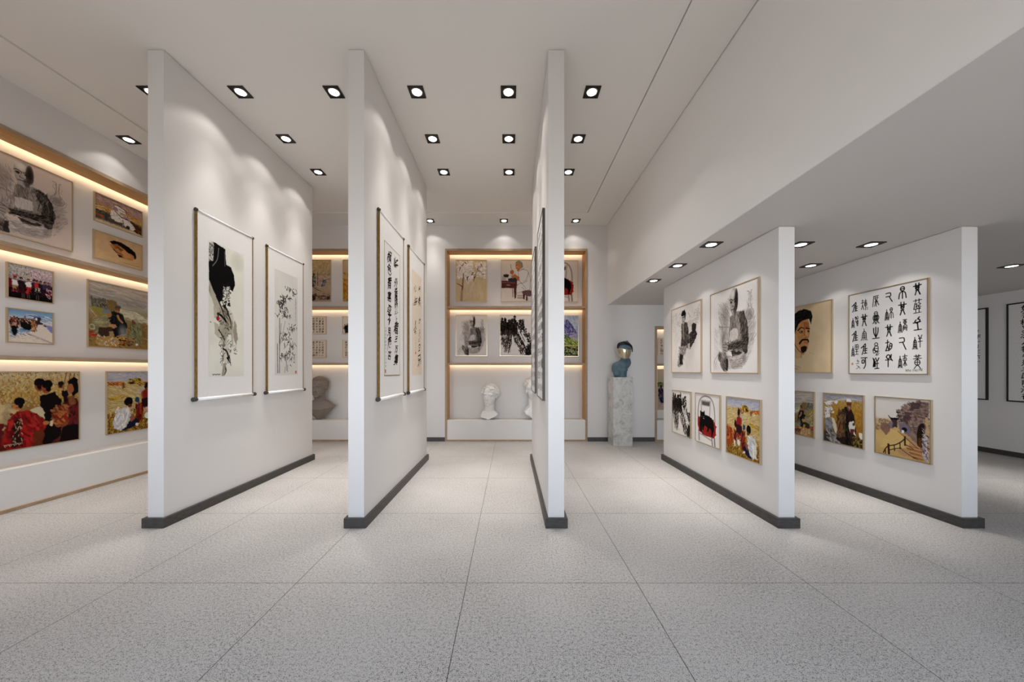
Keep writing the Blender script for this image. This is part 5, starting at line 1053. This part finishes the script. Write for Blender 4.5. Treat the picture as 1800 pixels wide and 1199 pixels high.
# ================================================================== DOWNLIGHTS
def make_downlight():
    t = thing('recessed_downlight', '', 'ceiling light')
    a, b = .084, .071
    m = MB()
    m.box(-a, a, -a, -b, -.006, .004); m.box(-a, a, b, a, -.006, .004); m.box(-a, -b, -b, b, -.006, .004); m.box(b, a, -b, b, -.006, .004)
    m.box(-b, b, -b, b, -.002, .004)
    m.build('square_trim', 'trim', t)
    bm = bmesh.new(); n = 32
    for r0, z0, r1, z1 in ((.060, -.005, .056, -.002), (.064, -.002, .060, -.005)):
        A = [bm.verts.new((r0*math.cos(k*2*PI/n), r0*math.sin(k*2*PI/n), z0)) for k in range(n)]; B = [bm.verts.new((r1*math.cos(k*2*PI/n), r1*math.sin(k*2*PI/n), z1)) for k in range(n)]
        for k in range(n): bm.faces.new((A[k], A[(k+1) % n], B[(k+1) % n], B[k]))
    q = MB(); q.b = bm; q.build('lamp_ring', 'ring', t, True)
    MB().cyl((0, 0, -.0045), (0, 0, -.002), .052, n=32).build('lamp_lens', 'lamp', t)
    return t
proto = None
def spot(t, e, ang, blend):
    L = bpy.data.lights.new('lamp_beam', 'SPOT'); L.energy = e; L.color = (1, .96, .91); L.spot_size = math.radians(ang); L.spot_blend = blend; L.shadow_soft_size = .045
    L.use_nodes = True; nt = L.node_tree; em = nt.nodes['Emission']          # photometric profile: tight core, weak wide skirt
    tc = nt.nodes.new('ShaderNodeTexCoord'); sp = nt.nodes.new('ShaderNodeSeparateXYZ'); ab = nt.nodes.new('ShaderNodeMath'); ab.operation = 'ABSOLUTE'
    cr = nt.nodes.new('ShaderNodeValToRGB'); nt.links.new(tc.outputs['Normal'], sp.inputs[0]); nt.links.new(sp.outputs[2], ab.inputs[0]); nt.links.new(ab.outputs[0], cr.inputs[0])
    E_ = cr.color_ramp.elements; E_[0].position = .61; E_[0].color = (0, 0, 0, 1); E_[1].position = 1.; E_[1].color = (1, 1, 1, 1)
    for p_, v_ in ((.69, SKIRT), (.84, SKIRT*1.15), (.915, .17), (.965, .62)):
        q = E_.new(p_); q.color = (v_, v_, v_, 1)
    nt.links.new(cr.outputs[0], em.inputs['Strength'])
    o = bpy.data.objects.new('lamp_beam', L); COL.objects.link(o); o.parent = t; o.location = (0, 0, -.02)
SKIRT = .057
def downlight(x, y, z, label, grp, e, ang=112, blend=.1):
    global proto
    if proto is None: proto = make_downlight(); t = proto
    else:
        t = proto.copy(); COL.objects.link(t)
        for ch in proto.children:
            if ch.type == 'MESH': c = ch.copy(); COL.objects.link(c); c.parent = t
    t.location = (x, y, z); t['label'] = label; t['group'] = grp
    return t, e, ang, blend
EM, EL_ = 190, 130
DL = []
G1, G2, G3, G4, G5 = 'first row of downlights in the high ceiling', 'second row of downlights in the high ceiling', 'third row of downlights in the high ceiling', 'downlights along the back wall', 'downlights in the lowered ceiling'
H_ = ZC+.014-.004
for a in (
 (-3.96, 3.86, H_, 'downlight peeking out left of the first partition top', G1), (-2.975, 3.86, H_, 'nearest downlight just right of the first partition', G1),
 (-1.945, 3.86, H_, 'nearest downlight just left of the second partition', G1), (-1.03, 3.86, H_, 'nearest downlight just right of the second partition', G1),
 (-.02, 3.86, H_, 'nearest downlight just left of the third partition', G1), (.90, 3.86, H_, 'nearest downlight just right of the third partition', G1),
 (-5.06, 3.10, ZC-.004, 'added unseen ceiling border downlight just outside the left picture edge', G2), (-3.96, 4.64, H_, 'added downlight hidden behind the first partition, middle of the left aisle', G2), (-3.96, 5.42, H_, 'added downlight hidden behind the first partition, far end of the left aisle', G3),  # unseen downlights added to brighten the left aisle and its niche
 (-1.945, 4.64, H_, 'added downlight hidden behind the second partition top, middle row', G2), (-1.945, 5.42, H_, 'added downlight hidden behind the second partition top, far row', G3),  # unseen, added to lift the floor between the partitions
 (-5.06, 4.64, ZC-.004, 'lone downlight in the ceiling border above the left wall niche', G2), (-2.975, 4.64, H_, 'second downlight from the front in the aisle right of the first partition', G2),
 (-1.03, 4.64, H_, 'second downlight from the front, right of the second partition', G2), (-.02, 4.64, H_, 'second downlight from the front, left of the third partition', G2), (.90, 4.64, H_, 'second downlight from the front, right of the third partition', G2),
 (-2.975, 5.42, H_, 'third downlight from the front in the aisle right of the first partition', G3), (-1.03, 5.42, H_, 'third downlight from the front, right of the second partition', G3),
 (-.02, 5.42, H_, 'third downlight from the front, left of the third partition', G3), (.90, 5.42, H_, 'third downlight from the front, right of the third partition', G3),
 (-1.64, 7.15, ZC-.004, 'back-wall downlight left of the central niche', G4), (-.13, 7.15, ZC-.004, 'back-wall downlight over the middle of the central niche', G4), (1.34, 7.15, ZC-.004, 'back-wall downlight over the right end of the central niche', G4)):
    DL.append(downlight(*a, e=EM))
for a in (
 (2.20, 3.83, ZL-.004, 'lowered-ceiling downlight nearest the viewer, left of the fourth partition', G5), (2.20, 4.60, ZL-.004, 'second lowered-ceiling downlight left of the fourth partition', G5), (2.20, 5.37, ZL-.004, 'farthest lowered-ceiling downlight left of the fourth partition', G5),
 (3.18, 3.83, ZL-.004, 'lowered-ceiling downlight half hidden behind the top of the fourth partition', G5), (3.95, 3.83, ZL-.004, 'lowered-ceiling downlight above the seal-script calligraphy', G5), (3.95, 4.60, ZL-.004, 'second lowered-ceiling downlight left of the fifth partition', G5),
 (6.62, 5.39, ZL-.004, 'added downlight hidden behind the fifth partition, farthest in the right bay', G5), (6.62, 3.83, ZL-.004, 'added unseen right bay downlight just outside the right picture edge', G5),  # unseen downlights added to brighten the right bay floor
 (6.62, 4.62, ZL-.004, 'downlight right of the fifth partition, at the right picture edge', G5)):
    DL.append(downlight(*a, e=EL_))
for t, e, an, bl in DL: spot(t, e*(.55 if t.location.y > 7 or (t.location.x < -5 and t.location.y > 4) else 1), an, bl)

# ================================================================== DAYLIGHT, CAMERA, VIEW
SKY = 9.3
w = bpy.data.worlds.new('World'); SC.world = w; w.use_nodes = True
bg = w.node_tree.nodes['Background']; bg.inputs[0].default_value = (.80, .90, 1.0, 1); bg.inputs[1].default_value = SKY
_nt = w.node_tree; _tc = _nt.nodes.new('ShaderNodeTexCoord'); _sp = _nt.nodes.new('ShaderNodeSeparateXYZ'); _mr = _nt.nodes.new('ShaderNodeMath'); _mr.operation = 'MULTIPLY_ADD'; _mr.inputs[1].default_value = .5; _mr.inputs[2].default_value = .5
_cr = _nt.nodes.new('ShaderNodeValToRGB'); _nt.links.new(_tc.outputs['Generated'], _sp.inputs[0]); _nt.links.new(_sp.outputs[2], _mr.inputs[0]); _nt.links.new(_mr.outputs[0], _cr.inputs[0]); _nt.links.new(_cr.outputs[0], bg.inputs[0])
_e = _cr.color_ramp.elements; _e[0].position = .30; _e[0].color = (.34, .325, .305, 1); _e[1].position = .95; _e[1].color = (.25, .35, .5, 1)     # bands shaped to light the room: lifted ground, bright horizon, deeper zenith
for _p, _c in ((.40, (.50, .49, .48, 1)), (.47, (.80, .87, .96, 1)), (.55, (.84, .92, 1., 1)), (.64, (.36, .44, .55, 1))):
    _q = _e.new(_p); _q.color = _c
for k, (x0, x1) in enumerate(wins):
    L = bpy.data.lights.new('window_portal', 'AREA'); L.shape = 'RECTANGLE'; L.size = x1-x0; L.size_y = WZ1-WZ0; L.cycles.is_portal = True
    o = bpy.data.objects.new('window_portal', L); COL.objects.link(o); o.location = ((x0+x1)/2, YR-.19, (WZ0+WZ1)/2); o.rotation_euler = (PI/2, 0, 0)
cam = bpy.data.cameras.new('camera'); co_ = bpy.data.objects.new('camera', cam); COL.objects.link(co_)
cam.sensor_fit = 'HORIZONTAL'; cam.sensor_width = 36; cam.lens = F/1800*36; cam.clip_start = .05
cam.shift_x = 3/1800; cam.shift_y = (651-599.5)/1800
co_.location = (0, 0, EYE); co_.rotation_euler = (PI/2, 0, 0); SC.camera = co_
SC.view_settings.view_transform = 'Standard'; SC.view_settings.look = 'None'; SC.view_settings.gamma = 1; SC.view_settings.use_curve_mapping = False
SC.view_settings.exposure = 0.04
